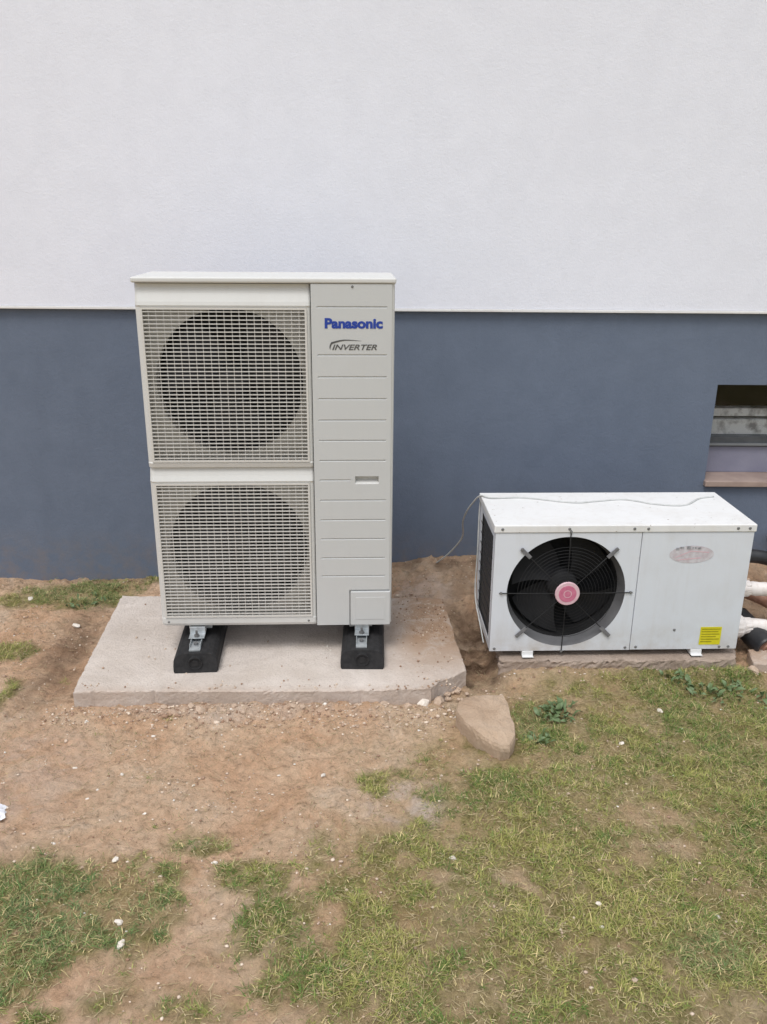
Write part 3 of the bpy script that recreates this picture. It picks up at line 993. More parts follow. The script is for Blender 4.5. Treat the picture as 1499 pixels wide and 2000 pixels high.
# shell: right, back, bottom, and framed left side with coil opening
def quad(bm, *p):
    bm.faces.new([bm.verts.new(q) for q in p])
za, zb = SZ0 + 0.002, SZ1 - 0.026
quad(bm, (SW - .003, 0.002, za), (SW - .003, SD - .003, za), (SW - .003, SD - .003, zb), (SW - .003, 0.002, zb))
quad(bm, (0.003, SD - .003, za), (SW - .003, SD - .003, za), (SW - .003, SD - .003, zb), (0.003, SD - .003, zb))
quad(bm, (0.003, 0.002, za), (SW - .003, 0.002, za), (SW - .003, SD - .003, za), (0.003, SD - .003, za))
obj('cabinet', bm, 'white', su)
bm = bmesh.new()
box(bm, 0.003, 0.006, 0.002, 0.045, za, zb)
box(bm, 0.003, 0.006, SD - 0.055, SD - 0.004, za, zb)
box(bm, 0.003, 0.006, 0.0452, SD - 0.0552, za, za + 0.03)
box(bm, 0.003, 0.006, 0.0452, SD - 0.0552, zb - 0.035, zb)
obj('side_frame', bm, 'white', su)
obj('condenser_coil', B(0.012, 0.030, 0.04, SD - 0.05, za + 0.02, zb - 0.02), 'coil', su)
sg0 = obj('guard_wire', CY((0.0, 0.04, 0), (0.0, SD - 0.05, 0), 0.0015, n=6), 'wire_black', su)
sg0.location = (0.003, 0, 0.09)
for i in range(1, 9):
    again(sg0, su, (0.003, 0, 0.09 + 0.045 * i))
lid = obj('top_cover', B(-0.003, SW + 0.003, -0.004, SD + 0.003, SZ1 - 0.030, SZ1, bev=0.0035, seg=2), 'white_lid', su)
FC = (0.289, 0.277)
FR = 0.231
SP = 0.562
bm = bmesh.new()
plate_hole(bm, 0.003, SP, za, zb - 0.005, 0.0, FC, FR, 96, 0.0)
# folded flanges
quad(bm, (0.003, 0.0, za), (0.003, 0.012, za), (0.003, 0.012, zb - .005), (0.003, 0.0, zb - .005))
quad(bm, (SP, 0.0, za), (SP, 0.012, za), (SP, 0.012, zb - .005), (SP, 0.0, zb - .005))
quad(bm, (0.003, 0.0, za), (0.003, 0.02, za), (SP, 0.02, za), (SP, 0.0, za))
fpn = obj('fan_panel', bm, 'white', su)
ap = obj('access_panel', B(SP + 0.003, SW - 0.003, 0.0, 0.014, za, zb - 0.005, bev=0.0015), 'white', su)
vr = obj('venturi_ring', lathe([(FR, 0.0), (FR - 0.003, 0.010), (FR - 0.009, 0.036), (FR - 0.014, 0.055)], 96), 'ring_shade', su, smooth=True)
vr.location = (FC[0], 0.0005, FC[1])
obj('fan_chamber', lathe([(FR - 0.014, 0.056), (FR - 0.014, 0.16), (0.0, 0.16)], 64), 'black', su).location = (FC[0], 0.0, FC[1])
fan = obj('fan', lathe([(0.0, -0.006), (0.045, -0.004), (0.058, 0.004), (0.062, 0.05)], 32), 'fan_dark', su, smooth=True)
fan.location = (FC[0] + 0.003, 0.062, FC[1])
for b in range(4):
    a0 = math.radians(90 * b + 35)
    bm = bmesh.new()
    g_ = []
    for i in range(8):
        rr = 0.055 + 0.148 * i / 7
        row = []
        for j in range(10):
            t = j / 9
            aa = a0 + (t - 0.5) * math.radians(66) + 0.35 * i / 7
            row.append(bm.verts.new((rr * math.cos(aa), 0.03 - 0.055 * (t - 0.5) + 0.008 * math.sin(math.pi * t), rr * math.sin(aa))))
        g_.append(row)
    for i in range(7):
        for j in range(9):
            bm.faces.new((g_[i][j], g_[i][j + 1], g_[i + 1][j + 1], g_[i + 1][j]))
    obj('blade', bm, 'fan_dark', fan, smooth=True)
# wire guard: concentric rings and radial spokes, hub disc
bm = bmesh.new()
for r in [0.052 + 0.0125 * i for i in range(12)]:
    pts = ring_pts((0, 0), r, 48)
    rn = []
    yy = -0.004 + 0.010 * (r / 0.22) ** 3
    for px_, pz_ in pts:
        a = math.atan2(pz_, px_)
        rn.append([bm.verts.new((math.cos(a) * (r + 0.0008 * math.cos(q)), yy + 0.0008 * math.sin(q), math.sin(a) * (r + 0.0008 * math.cos(q)))) for q in (0, 2.1, 4.2)])
    for i in range(48):
        j = (i + 1) % 48
        for q in range(3):
            p = (q + 1) % 3
            bm.faces.new((rn[i][q], rn[i][p], rn[j][p], rn[j][q]))
grd = obj('fan_guard', bm, 'wire_black', su)
grd.location = (FC[0], -0.004, FC[1])
for k in range(8):
    a = math.radians(45 * k)
    ca, sa = math.cos(a), math.sin(a)
    R1 = FR + (0.029 if k % 2 == 0 else 0.004)
    bm = bmesh.new()
    cyl(bm, (0.045 * ca, -0.005, 0.045 * sa), (0.15 * ca, -0.003, 0.15 * sa), 0.0015, n=6)
    cyl(bm, (0.15 * ca, -0.003, 0.15 * sa), (R1 * ca, 0.001, R1 * sa), 0.0021, n=6)
    obj('guard_spoke', bm, 'wire_black', grd)
    if k % 2:
        bm = bmesh.new()
        box(bm, -0.010, 0.044, -0.0065, -0.003, -0.0075, 0.0075, bev=0.0015)
        tb = obj('mounting_tab', bm, 'tab_grey', grd)
        tb.location = ((FR - 0.012) * ca, 0.002, (FR - 0.012) * sa)
        tb.rotation_euler = (0, -a, 0)
        sc = obj('screw', lathe([(0, -0.004), (0.004, -0.0035), (0.0055, 0.0), (0.0055, 0.002)], 12), 'screw', grd)
        sc.location = ((FR + 0.027) * ca, -0.002, (FR + 0.027) * sa)
    else:
        sc = obj('screw', lathe([(0, -0.004), (0.004, -0.0035), (0.0055, 0.0), (0.0055, 0.004)], 12), 'screw', grd)
        sc.location = ((FR + 0.022) * ca, 0.0, (FR + 0.022) * sa)
hb = obj('hub_badge', lathe([(0.0, -0.012), (0.046, -0.012), (0.048, -0.009), (0.048, -0.004), (0.0, -0.003)], 48), 'palepink', grd)
hb.location = (0.003, 0, 0.001)
obj('badge_face', lathe([(0.0, -0.0128), (0.034, -0.0128), (0.0345, -0.0121)], 48), 'pink', hb)
obj('badge_emblem', lathe([(0.013, -0.0132), (0.016, -0.0132)], 32), 'palepink', hb)
# lid screws, base screws
s0 = obj('screw', lathe([(0.0, -0.003), (0.004, -0.0026), (0.0058, -0.0005), (0.0058, 0.004)], 12), 'screw', su)
s0.location = (0.028, -0.0045, 0.541)
for u, z, y in ((0.282, 0.541, -0.0045), (0.530, 0.541, -0.0045), (0.583, 0.541, -0.0045), (0.928, 0.541, -0.0045), (0.973, 0.541, -0.0045),
                (0.022, 0.036, 0), (0.545, 0.036, 0), (0.588, 0.038, 0), (0.925, 0.036, 0), (0.962, 0.036, 0), (0.735, 0.112, 0)):
    again(s0, su, (u, y, z))


def disc(cx, cz, rx, rz, y, n=48):
    return [(cx + rx * math.cos(2 * math.pi * i / n), y, cz + rz * math.sin(2 * math.pi * i / n)) for i in range(n)], [tuple(range(n))]


obj('faded_oval_logo', disc(0.763, 0.434, 0.086, 0.036, -0.0010), 'fadedink', ap)
bm = bmesh.new()
for a, b, c, e in ((0.700, 0.712, 0.452, 0.462), (0.716, 0.730, 0.458, 0.466), (0.741, 0.756, 0.456, 0.468), (0.760, 0.768, 0.456, 0.464), (0.772, 0.779, 0.457, 0.465), (0.783, 0.796, 0.456, 0.463)):
    box(bm, a, b, -0.0022, -0.0014, c, e)
obj('faded_letter_marks', bm, 'fadeddark', ap)
bm = bmesh.new()
for (x0, z0, x1, z1) in ((0.700, 0.420, 0.760, 0.446), (0.760, 0.446, 0.830, 0.440), (0.712, 0.410, 0.800, 0.418)):
    v = [bm.verts.new(p) for p in ((x0, -0.0016, z0), (x1, -0.0016, z1), (x1, -0.0016, z1 + 0.004), (x0, -0.0016, z0 + 0.003))]
    bm.faces.new(v)
obj('faded_logo_stroke', bm, 'palepink', ap)
ye = obj('yellow_warning_sticker', B(0.840, 0.925, -0.0016, -0.0008, 0.046, 0.124), 'yellow', ap)
bm = bmesh.new()
for i, (a, b) in enumerate(((0.845, 0.920), (0.845, 0.912), (0.845, 0.918), (0.845, 0.905), (0.845, 0.919), (0.845, 0.890))):
    z = 0.115 - 0.011 * i
    box(bm, a, b, -0.0026, -0.0018, z - 0.0013, z + 0.0013)
obj('sticker_lines', bm, 'yellowink', ye)
# brackets
for u in (0.155, 0.833):
    bm = bmesh.new()
    box(bm, u - 0.022, u + 0.022, -0.018, 0.10, 0.004, 0.007)
    box(bm, u - 0.022, u + 0.022, -0.004, 0.10, 0.0072, SZ0 + 0.001)
    br = obj('support_foot', bm, 'white_lid', su)
    obj('rubber_pad', B(u - 0.020, u + 0.020, -0.010, 0.09, -0.012, 0.0038, bev=0.003), 'rubber', br)
    b2 = again(br, su, (0, 0.27, 0))

# cables ------------------------------------------------------------
pts = [(0.262, 3.83, 0.02), (0.279, 3.80, 0.05), (0.343, 3.72, 0.143), (0.391, 3.62, 0.262), (0.380, 3.52, 0.372), (0.387, 3.44, 0.450), (0.405, 3.38, 0.510), (0.428, 3.33, 0.556), (0.47, 3.292, 0.5595),
       (0.576, 3.303, 0.5588), (0.641, 3.291, 0.5588), (0.797, 3.24, 0.5588), (0.90, 3.262, 0.5588), (1.019, 3.284, 0.5588), (1.124, 3.226, 0.5588), (1.238, 3.215, 0.5588), (1.33, 3.303, 0.5588), (1.40, 3.33, 0.5585)]
ca_ = obj('cable', tube(pts, 0.0036, 8), 'cable', None, smooth=True)
tag(ca_, 'thin pale wire rising from the soil and wriggling over the low white unit', 'cable')
pts = [(0.436, 3.355, 0.548), (0.431, 3.36, 0.48), (0.430, 3.352, 0.30), (0.428, 3.36, 0.14), (0.427, 3.30, 0.085), (0.436, 3.20, 0.03), (0.44, 3.10, -0.004)]
c2 = obj('cable', tube(pts, 0.003, 8), 'cable', None, smooth=True)
tag(c2, 'pale cord hanging down the left rear corner of the low white unit', 'cable')

# pipes -------------------------------------------------------------


def pipe_run(label, y, z, kind):
    t = thing('water_pipe', label, 'pipe', (1.452, y, z), 0.02)
    prof = [(0.034, 0.0), (0.046, 0.004), (0.050, 0.014), (0.049, 0.050), (0.045, 0.056), (0.036, 0.068), (0.033, 0.095)]
    bm = lathe([(0.0, -0.02)] + [(0.030, -0.02)] + prof, 32)
    rp = random.Random(int(z * 1000))
    for v_ in bm.verts:
        v_.co += Vector((rp.uniform(-1, 1), rp.uniform(-1, 1), rp.uniform(-1, 1))) * 0.0022
    u = obj('union_nut', bm, 'pvc', t, smooth=False)
    u.rotation_euler = (0, 0, -math.pi / 2)
    bm = tube([(0.07, 0, 0), (0.16, 0, -0.004), (0.30, 0.0, -0.01), (0.48, 0.25, -0.01), (0.50, 0.66, -0.01)] if kind == 0 else [(0.07, 0, 0), (0.12, 0, 0.002), (0.26, -0.01, 0.0), (0.62, 0.2, 0.0), (0.64, 0.72, 0.0)], 0.029, 14)
    for v_ in bm.verts:
        v_.co += Vector((rp.uniform(-1, 1), rp.uniform(-1, 1), rp.uniform(-1, 1))) * 0.0022
    obj('pipe', bm, 'pvc', t, smooth=True)
    return t


pipe_run('upper white plastic water pipe leaving the low unit on its right', 3.20, 0.200, 0)
pipe_run('lower white plastic water pipe near the ground right of the low unit', 3.14, 0.058, 1)
h_ = obj('drain_hose', tube([(1.47, 3.34, 0.262), (1.56, 3.36, 0.280), (1.66, 3.36, 0.275), (1.80, 3.40, 0.22), (1.98, 3.60, 0.10), (2.02, 3.86, 0.06)], 0.03, 20), 'blackpipe', None, smooth=True)
tag(h_, 'thick black hose above the white pipes at right edge', 'hose')
hp2 = thing('pipe_end', 'open black pipe mouth with reddish plug near the ground at right edge', 'pipe', (1.595, 3.06, -0.004))
o = obj('socket', lathe([(0.052, 0.20), (0.052, 0.008), (0.050, 0.0), (0.040, 0.0), (0.038, 0.004), (0.038, 0.05)], 40), 'blackpipe', hp2, smooth=False)
o.rotation_euler = (0.25, 0, 0.3)
o2 = obj('plug', lathe([(0.0, 0.004), (0.012, 0.002), (0.014, -0.004), (0.018, -0.004), (0.021, 0.010), (0.037, 0.012), (0.037, 0.04)], 32), 'rust', hp2, smooth=False)
o2.rotation_euler = (0.25, 0, 0.3)
ep = obj('elbow_pipe', tube([(1.47, 3.36, 0.13), (1.55, 3.34, 0.135), (1.63, 3.33, 0.12), (1.76, 3.32, 0.05), (1.90, 3.30, -0.10)], 0.034, 20), 'rust', None, smooth=True)
tag(ep, 'dusty reddish brown pipe between the two white water pipes', 'pipe')


# ------------------------------------------------------------------ stones
def rock_bm(r, sx, sy, sz, seed, sub=2, rough=0.25):
    rnd = random.Random(seed)
    bm = bmesh.new()
    bmesh.ops.create_icosphere(bm, subdivisions=sub, radius=r)
    off = [Vector((rnd.uniform(-1, 1), rnd.uniform(-1, 1), rnd.uniform(-1, 1))).normalized() for _ in range(9)]
    cut = [rnd.uniform(0.55, 0.9) for _ in off]
    for v in bm.verts:
        p = v.co / r
        for o_, c_ in zip(off, cut):
            k = p.dot(o_)
            if k > c_:
                p = p - o_ * (k - c_)
        p *= 1 + rnd.uniform(-rough, rough) * 0.25
        v.co = Vector((p.x * sx, p.y * sy, p.z * sz)) * r
    return bm


# the big triangular stone
poly = [(0.290, 2.630), (0.330, 2.668), (0.375, 2.676), (0.430, 2.684), (0.464, 2.690), (0.476, 2.640), (0.474, 2.560), (0.480, 2.500), (0.472, 2.435), (0.445, 2.378), (0.412, 2.372), (0.380, 2.400), (0.340, 2.446), (0.300, 2.510), (0.278, 2.575)]
bm = bmesh.new()
cen = Vector((0.40, 2.55))
rnd = random.Random(4)
ringsv = []
for s_, z in ((0.93, -0.09), (0.965, -0.05), (0.985, -0.015), (0.98, -0.002), (0.945, 0.008), (0.80, 0.012), (0.60, 0.015), (0.40, 0.014), (0.2, 0.013)):
    rg = []
    for i in range(len(poly) * 4):
        k = i / 4
        a = Vector(poly[int(k)])
        b = Vector(poly[(int(k) + 1) % len(poly)])
        p = a + (b - a) * (k - int(k))
        q = cen + (p - cen) * s_ * (1 + rnd.uniform(-0.010, 0.010))
        tilt = -0.004 + 0.03 * (q.y - 2.55) - 0.03 * (q.x - 0.4)
        nz_ = float(fbm(np.array([q.x]), np.array([q.y]), 22, 5, 5)[0]) - 0.5
        rg.append(bm.verts.new((q.x, q.y, z + tilt + (0.026 * nz_ if z > -0.03 else 0.006 * nz_))))
    ringsv.append(rg)
for a, b in zip(ringsv, ringsv[1:]):
    for i in range(len(a)):
        j = (i + 1) % len(a)
        bm.faces.new((a[i], a[j], b[j], b[i]))
cf = bm.verts.new((cen.x, cen.y, 0.012))
for i in range(len(ringsv[-1])):
    bm.faces.new((ringsv[-1][i], ringsv[-1][(i + 1) % len(ringsv[-1])], cf))
bs_ = obj('stone', bm, 'stone', None, smooth=False)
tag(bs_, 'large flat wedge-shaped brown stone between the slab corner and the grass', 'stone')


def gz(x, y):
    return float(height(np.array([float(x)]), np.array([float(y)]))[0])


protos = [obj('pebble', rock_bm(1.0, 1, 0.75, 0.5, 100 + i, 2, 0.5), 'pebble') for i in range(4)]
protos2 = [obj('rubble_stone', rock_bm(1.0, 1, 0.8, 0.65, 200 + i, 2, 0.6), 'rubble') for i in range(4)]
named = [((-0.451, 1.909), 0.012, 'square white chip in front of the dark green grass tuft'),
         ((-0.727, 1.911), 0.014, 'white pebble above the bluish grass patch on the left'),
         ((-0.653, 1.692), 0.013, 'upper of two pale pebbles in the leafy grass patch'),
         ((-0.629, 1.623), 0.014, 'lower of two pale pebbles in the leafy grass patch'),
         ((0.846, 2.477), 0.011, 'pale pebble on the lawn below the low white unit'),
         ((1.038, 2.667), 0.015, 'pale flat chip on the lawn near the leafy weeds'),
         ((0.219, 1.934), 0.013, 'pinkish chip in the grass below the pale cement patch'),
         ((-0.169, 2.28), 0.011, 'pale flake on bare soil at the middle, where the soil turns to lawn'),
         ((0.895, 1.729), 0.012, 'cream chip in the lawn near the lower right corner'),
         ((0.589, 1.76), 0.011, 'tiny yellowish chip in the lower middle of the lawn')]
first = [True] * 4
used_r = [False] * 4


def put(protolist, k, x, y, s, rz, dz, label, cat, group, usedflags):
    src = protolist[k]
    if usedflags[k]:
        o = again(src)
    else:
        usedflags[k] = True
        o = src
    o.location = (x, y, gz(x, y) + dz)
    o.scale = (s, s, s)
    o.rotation_euler = (rnd.uniform(-.3, .3), rnd.uniform(-.3, .3), rz)
    for key in ('label', 'category', 'group'):
        if key in o:
            del o[key]
    tag(o, label, cat, group)
    return o


up_flags = [False] * 4
ru_flags = [False] * 4
for i, ((x, y), s, lab) in enumerate(named):
    put(protos, i % 4, x, y, s, rnd.uniform(0, 6), s * 0.25, lab, 'pebble', 'pale pebbles scattered on the ground', up_flags)
for i, (x, y) in enumerate([(-0.698, 2.109), (-0.876, 2.225), (-0.919, 1.967), (-0.314, 2.301), (-0.892, 2.175), (-0.774, 2.52), (-0.492, 2.591), (-0.99, 2.35), (-0.58, 2.25), (-0.82, 2.30), (-0.40, 2.42)]):
    put(protos, i % 4, x, y, rnd.uniform(0.006, 0.010), rnd.uniform(0, 6), 0.001, 'small pale pebble lying loose on the bare brown soil left of the stone', 'pebble', 'small pebbles on the bare soil', up_flags)
rub = [(-0.671, 2.672, .020), (-0.64, 2.655, .026), (-0.615, 2.675, .014), (-0.70, 2.655, .013), (-0.52, 2.675, .022), (-0.483, 2.655, .018), (-0.44, 2.68, .014), (-0.38, 2.665, .017), (-0.30, 2.675, .015), (-0.268, 2.66, .021), (-0.22, 2.685, .013),
       (-0.15, 2.665, .016), (-0.068, 2.685, .020), (-0.02, 2.67, .015), (0.028, 2.69, .022), (0.07, 2.675, .016), (0.12, 2.70, .018), (0.03, 2.65, .012), (-0.78, 2.665, .013), (-0.85, 2.67, .016), (-0.93, 2.66, .012), (-0.57, 2.63, .012), (-0.46, 2.60, .015), (-0.33, 2.62, .012), (-0.12, 2.61, .011)]
for i, (x, y, s) in enumerate(rub):
    s *= rnd.choice((0.6, 0.75, 0.9, 1.15))
    y += rnd.uniform(-0.012, 0.02)
    put(protos2, i % 4, x, y, s, rnd.uniform(0, 6), -s * 0.05, 'dusty lump of rubble in the row along the front edge of the big slab', 'rubble', 'rubble along the front edge of the big slab', ru_flags)
for (x, y, s, lab) in ((0.175, 2.722, .030, 'bright white broken chunk below the chipped corner of the big slab'),
                       (0.235, 2.735, .026, 'grey broken chunk right under the chipped corner of the big slab'),
                       (-1.315, 3.33, .022, 'pale stone in the dark soil left of the big slab'),
                       (-1.62, 3.60, .016, 'pale chip in the grass by the wall at far left'),
                       (1.49, 2.93, .026, 'broken grey chunk between the low unit base and the small right slab')):
    k = random.randrange(4)
    o = put(protos if 'white' in lab or 'pale' in lab else protos2, k, x, y, s, rnd.uniform(0, 6), s * 0.3, lab, 'rubble', None, up_flags if 'white' in lab or 'pale' in lab else ru_flags)
for i in range(12):
    x, y = rnd.uniform(0.20, 0.36), rnd.uniform(2.74, 2.86)
    s = rnd.uniform(0.008, 0.018)
    put(protos2, i % 4, x, y, s, rnd.uniform(0, 6), s * 0.1 + (0.05 if y > 2.80 and x < 0.28 else 0.01), 'dusty crumb of concrete at the broken right corner of the big slab', 'rubble', 'crumbs at the broken slab corner', ru_flags)
# crumpled white scrap at the left edge
bm = rock_bm(0.042, 0.8, 1.0, 0.28, 55, 3, 0.9)
sc_ = obj('scrap', bm, 'scrap', None)
sc_.location = (-1.137, 2.10, gz(-1.135, 2.10) + 0.006)
tag(sc_, 'crumpled white scrap of plastic on the soil at the left edge', 'scrap')

# ------------------------------------------------------------------ broad-leaved weeds


def leaf_shape(L, w, bend, n_=5):
    v, f = [], []
    for i in range(n_ + 1):
        t = i / n_
        ww = w * math.sin(math.pi * min(0.98, 0.06 + t * 0.92)) ** 0.75
        x = L * t
        z = bend * L * (t - t * t * 1.15)
        v += [(x, -ww, z + 0.12 * ww), (x, 0, z - 0.12 * ww), (x, ww, z + 0.12 * ww)]
    for i in range(n_):
        a = i * 3
        f += [(a, a + 1, a + 4, a + 3), (a + 1, a + 2, a + 5, a + 4)]
    return v, f


leaf_meshes = []
for i in range(4):
    o = obj('leaf', leaf_shape(1.0, 0.13 + 0.04 * i, 0.5 + 0.15 * i), 'leaf', None, smooth=True)
    leaf_meshes.append(o.data)
    bpy.data.objects.remove(o)


def weed(x, y, rad, n_, Ls, label):
    t = thing('weed_plant', label, 'weed', (x, y, gz(x, y)), 0, 'broad-leaved weeds in the lawn')
    for i in range(int(n_ * 2.2)):
        a = rnd.uniform(0, 6.283)
        r_ = rad * rnd.random() ** 0.8
        o = bpy.data.objects.new('leaf', rnd.choice(leaf_meshes))
        C.objects.link(o)
        o.parent = t
        L = rnd.uniform(0.35, 0.9) * Ls
        o.location = (r_ * math.cos(a), r_ * math.sin(a) * 0.8, rnd.uniform(0.0, 0.012))
        o.rotation_euler = (rnd.uniform(-.9, .9), rnd.uniform(-1.15, -0.05), a + rnd.uniform(-2.2, 2.2))
        o.scale = (L, L, L)
    return t


weed(0.665, 2.675, 0.085, 34, 0.050, 'green leafy weed right of the wedge-shaped stone')
weed(1.303, 2.80, 0.12, 26, 0.050, 'leafy weed clump in front of the yellow sticker corner')
weed(1.15, 2.885, 0.07, 12, 0.045, 'small leafy weed against the front of the rough concrete base')
weed(0.56, 2.50, 0.05, 12, 0.036, 'little weed touching the right side of the wedge-shaped stone')
weed(-1.33, 3.55, 0.11, 18, 0.036, 'leafy weed near the wall left of the big slab')
weed(1.48, 2.72, 0.07, 16, 0.045, 'leafy weed at the right edge below the small slab')

# ------------------------------------------------------------------ grass, straw, gravel (numpy)
rs = np.random.RandomState(5)


def blades(name, x, y, L, wdt, lean, col, nseg=3, curl=0.5, zoff=0.0):
    k = len(x)
    az = rs.uniform(0, 2 * np.pi, k)
    dx, dy = np.cos(az), np.sin(az)
    z0 = height(x, y) - 0.003 + zoff
    co = np.zeros((k, 2 * nseg + 1, 3))
    for s_ in range(nseg + 1):
        t = s_ / nseg
        th = lean + curl * t
        hz = L * t * np.sin(th)
        vt = L * t * np.cos(th)
        px, py, pz = x + dx * hz, y + dy * hz, z0 + np.maximum(vt, 0.0015)
        ww = wdt * (1 - t) ** 0.7
        if s_ < nseg:
            co[:, 2 * s_, 0] = px - dy * ww
            co[:, 2 * s_, 1] = py + dx * ww
            co[:, 2 * s_, 2] = pz
            co[:, 2 * s_ + 1, 0] = px + dy * ww
            co[:, 2 * s_ + 1, 1] = py - dx * ww
            co[:, 2 * s_ + 1, 2] = pz
        else:
            co[:, 2 * s_, :] = np.stack([px, py, pz], -1)
    nv = 2 * nseg + 1
    tris = []
    for s_ in range(nseg - 1):
        a = 2 * s_
        tris += [(a, a + 1, a + 3), (a, a + 3, a + 2)]
    a = 2 * (nseg - 1)
    tris.append((a, a + 1, a + 2))
    F = (np.arange(k)[:, None, None] * nv + np.array(tris)[None]).reshape(-1, 3)
    cc = np.repeat(np.concatenate([col, np.ones((k, 1))], 1), nv, 0)
    o = quick_mesh(name, co.reshape(-1, 3), F, 3, 'grass', {'tint': cc}, smooth=False)
    o['kind'] = 'stuff'
    return o


def sample(n_, x0=-2.2, x1=2.4, y0=0.9, y1=3.84):
    return rs.uniform(x0, x1, n_), rs.uniform(y0, y1, n_)


# living grass: scattered blades plus rooted tufts
g_a = np.array([0.095, 0.17, 0.036])
g_b = np.array([0.35, 0.335, 0.10])
g_c = np.array([0.095, 0.155, 0.062])
g_d = np.array([0.62, 0.50, 0.25])


def grass_colour(k, bk, deadp, base=None):
    hue = rs.rand(k) ** 1.2 if base is None else np.clip(base + rs.normal(0, 0.22, k), 0, 1)
    col = g_a[None] * (1 - hue[:, None]) + g_b[None] * hue[:, None]
    col = col * (1 - 0.75 * bk[:, None]) + g_c[None] * 0.75 * bk[:, None] * (0.7 + 1.0 * rs.rand(k))[:, None]
    dead = rs.rand(k) < deadp
    col = np.where(dead[:, None], g_d[None] * rs.uniform(0.45, 1.1, k)[:, None], col)
    return col * rs.uniform(0.75, 1.25, k)[:, None]


def off_things(x, y, mg=-0.01):
    return ~in_slabs(x, y, mg) & ~((x > 0.27) & (x < 0.49) & (y > 2.33) & (y < 2.70)) & ~((x > 0.33) & (x < 0.5) & (y > 2.75))


x, y = sample(760000)
dn_, bl_ = density(x, y)
clump = sstep(0.42, 0.70, fbm(x, y, 26, 3, 8))
p = dn_ ** 1.2 * (0.22 + 1.0 * clump)
keep = (rs.rand(len(x)) < p * 0.85) & off_things(x, y)
x, y, dk, bk, ck = x[keep], y[keep], dn_[keep], bl_[keep], clump[keep]
k = len(x)
gx, gy = [x], [y]
gL = [rs.uniform(0.008, 0.028, k) * (0.55 + 0.6 * dk + 0.25 * ck)]
gw = [rs.uniform(0.0006, 0.0014, k)]
gl = [rs.uniform(0.3, 1.4, k)]
gc = [grass_colour(k, bk, 0.36 * (1 - 0.5 * dk) + 0.12)]
# tufts
tx, ty = sample(34000)
dt, bt = density(tx, ty)
kt = (rs.rand(len(tx)) < dt ** 1.4 * 0.62) & off_things(tx, ty)
tx, ty, dt, bt = tx[kt], ty[kt], dt[kt], bt[kt]
nb = rs.randint(8, 32, len(tx))
rep = np.repeat(np.arange(len(tx)), nb)
size = rs.uniform(0.5, 1.0, len(tx)) ** 1.5 * (0.55 + 0.65 * dt)
rad = 0.004 + 0.020 * size
a = rs.uniform(0, 6.283, len(rep))
rr = rad[rep] * np.sqrt(rs.rand(len(rep)))
x, y = tx[rep] + rr * np.cos(a), ty[rep] + rr * np.sin(a)
ok = off_things(x, y, -0.004)
rep, x, y = rep[ok], x[ok], y[ok]
k = len(x)
thue = np.clip(rs.rand(len(tx)) ** 1.2 + 0.5 - 1.3 * sstep(0.35, 0.75, fbm(tx, ty, 4.5, 3, 161)), 0, 1)
gx.append(x)
gy.append(y)
gL.append(rs.uniform(0.35, 1.0, k) * (0.016 + 0.034 * size[rep]))
gw.append(rs.uniform(0.0005, 0.0014, k))
gl.append(rs.uniform(0.1, 1.1, k))
gc.append(grass_colour(k, bt[rep], 0.17, thue[rep]))
x, y = np.concatenate(gx), np.concatenate(gy)
print('grass blades', len(x), 'tufts', len(tx))
blades('grass', x, y, np.concatenate(gL), np.concatenate(gw), np.concatenate(gl), np.concatenate(gc), 2, 0.6)

# dry straw and clippings lying flat
x, y = sample(330000)
dn_, bl_ = density(x, y)
cov = np.clip(dn_ * 1.2 + 0.35 * sstep(-0.4, 0.7, x + 0.25 * (2.2 - y)) * (y < 3.0) + 0.13, 0, 1)
keep = (rs.rand(len(x)) < cov * 0.30 * (0.3 + fbm(x, y, 14, 3, 41))) & ~in_slabs(x, y, -0.005) & ~((x > 0.27) & (x < 0.49) & (y > 2.34) & (y < 2.70))
x, y = x[keep], y[keep]
k = len(x)
tone = rs.rand(k)[:, None]
col = (np.array([[0.20, 0.15, 0.07]]) * (1 - tone) + np.array([[0.56, 0.46, 0.28]]) * tone)
print('straw', k)
o = blades('dry_straw', x, y, rs.uniform(0.012, 0.040, k), rs.uniform(0.0005, 0.0011, k), rs.uniform(1.40, 1.52, k), col, 2, 0.05, 0.004)

# gravel and crumbs
ico = bmesh.new()
bmesh.ops.create_icosphere(ico, subdivisions=1, radius=1.0)
iv_ = np.array([v.co[:] for v in ico.verts])
if_ = np.array([[v.index for v in f.verts] for f in ico.faces])
ico.free()
x, y = sample(90000, -2.0, 2.2, 1.1, 3.84)
dn_, bl_ = density(x, y)
nearslab = np.exp(-((y - 2.65) / 0.07) ** 2) * (x > -1.2) * (x < 0.3)
bed = np.exp(-((y - 2.90) / 0.05) ** 2) * (x > 0.4) * (x < 1.6)
pr = (0.17 * (1 - np.clip(dn_ * 1.3, 0, 0.9)) * (0.3 + 1.4 * sstep(0.4, 0.65, fbm(x, y, 6, 3, 71))) + 0.75 * nearslab + 0.25 * bed)
keep = (rs.rand(len(x)) < pr) & ~in_slabs(x, y, -0.008)
x, y, ns = x[keep], y[keep], nearslab[keep]
k = len(x)
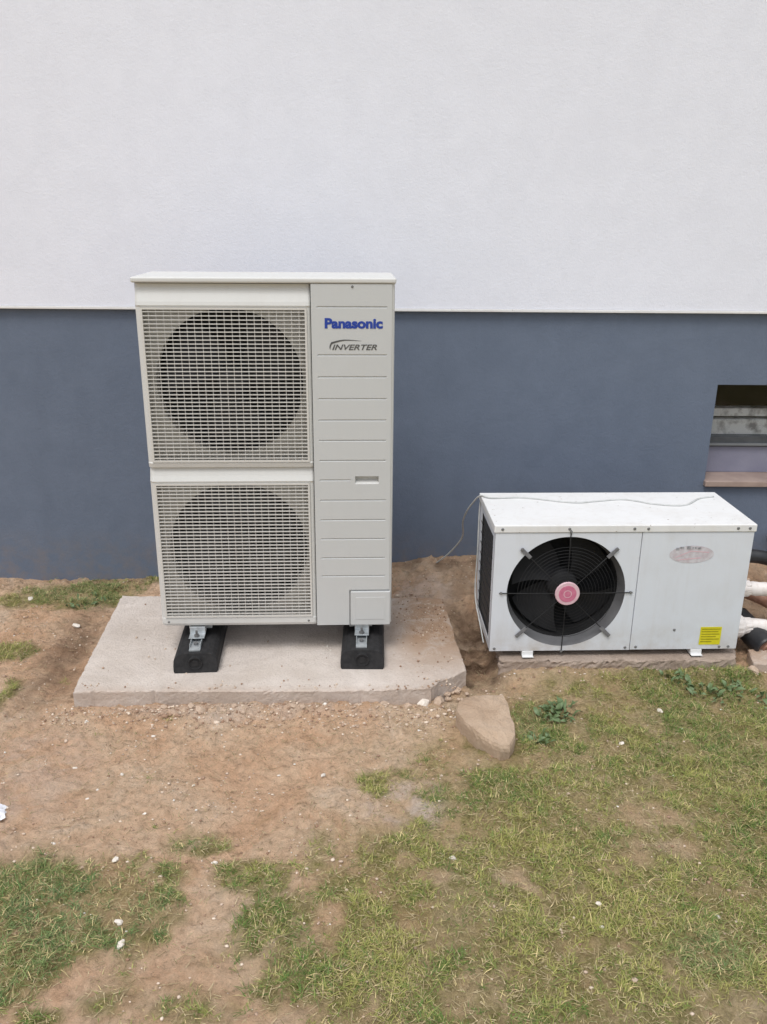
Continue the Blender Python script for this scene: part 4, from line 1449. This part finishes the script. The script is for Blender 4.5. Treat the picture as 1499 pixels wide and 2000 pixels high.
r = 0.0013 + 0.0042 * rs.rand(k) ** 3 + 0.0028 * ns * rs.rand(k)
r = np.where(rs.rand(k) < 0.03, r * 1.9, r)
jit = rs.uniform(0.7, 1.3, (k, 12, 3))
sc3 = np.stack([rs.uniform(0.8, 1.3, k), rs.uniform(0.7, 1.1, k), rs.uniform(0.45, 0.8, k)], -1)
co = iv_[None] * jit * sc3[:, None, :] * r[:, None, None]
co += np.stack([x, y, height(x, y) + r * 0.3], -1)[:, None, :]
# soil crumbs lying on the big slab, thickest at the back right and along the front edge
sx_, sy_ = rs.uniform(-1.1, 0.30, 9000), rs.uniform(2.72, 3.50, 9000)
ps = 0.03 + 0.8 * sstep(-0.02, 0.25, sx_) * sstep(2.95, 3.3, sy_) + 0.45 * np.exp(-((sy_ - 2.72) / 0.03) ** 2) + 0.5 * sstep(0.12, 0.28, sx_)
ks = rs.rand(9000) < ps * sstep(0.35, 0.6, fbm(sx_, sy_, 12, 3, 141))
sx_, sy_ = sx_[ks], sy_[ks]
r2_ = 0.0010 + 0.004 * rs.rand(len(sx_)) ** 3
c2_ = iv_[None] * rs.uniform(0.7, 1.3, (len(sx_), 12, 3)) * r2_[:, None, None]
c2_ += np.stack([sx_, sy_, r2_ * 0.6], -1)[:, None, :]
co = np.concatenate([co, c2_])
x = np.concatenate([x, sx_])
y = np.concatenate([y, sy_])
k = len(co)
F = (np.arange(k)[:, None, None] * 12 + if_[None]).reshape(-1, 3)
tone = rs.rand(k)[:, None] ** 1.6
col = np.array([[0.30, 0.185, 0.12]]) * (1 - tone) + np.array([[0.74, 0.62, 0.50]]) * tone
white_grain = rs.rand(k) < 0.07 * sstep(0.45, 0.7, fbm(x, y, 5, 3, 131))
col[white_grain] = (0.74, 0.70, 0.64)  # scattered grains of whitish stone, their own colour
cc = np.repeat(np.concatenate([col, np.ones((k, 1))], 1), 12, 0)
print('gravel', k)
gv = quick_mesh('gravel', co.reshape(-1, 3), F, 3, 'gravel', {'tint': cc})
gv['kind'] = 'stuff'
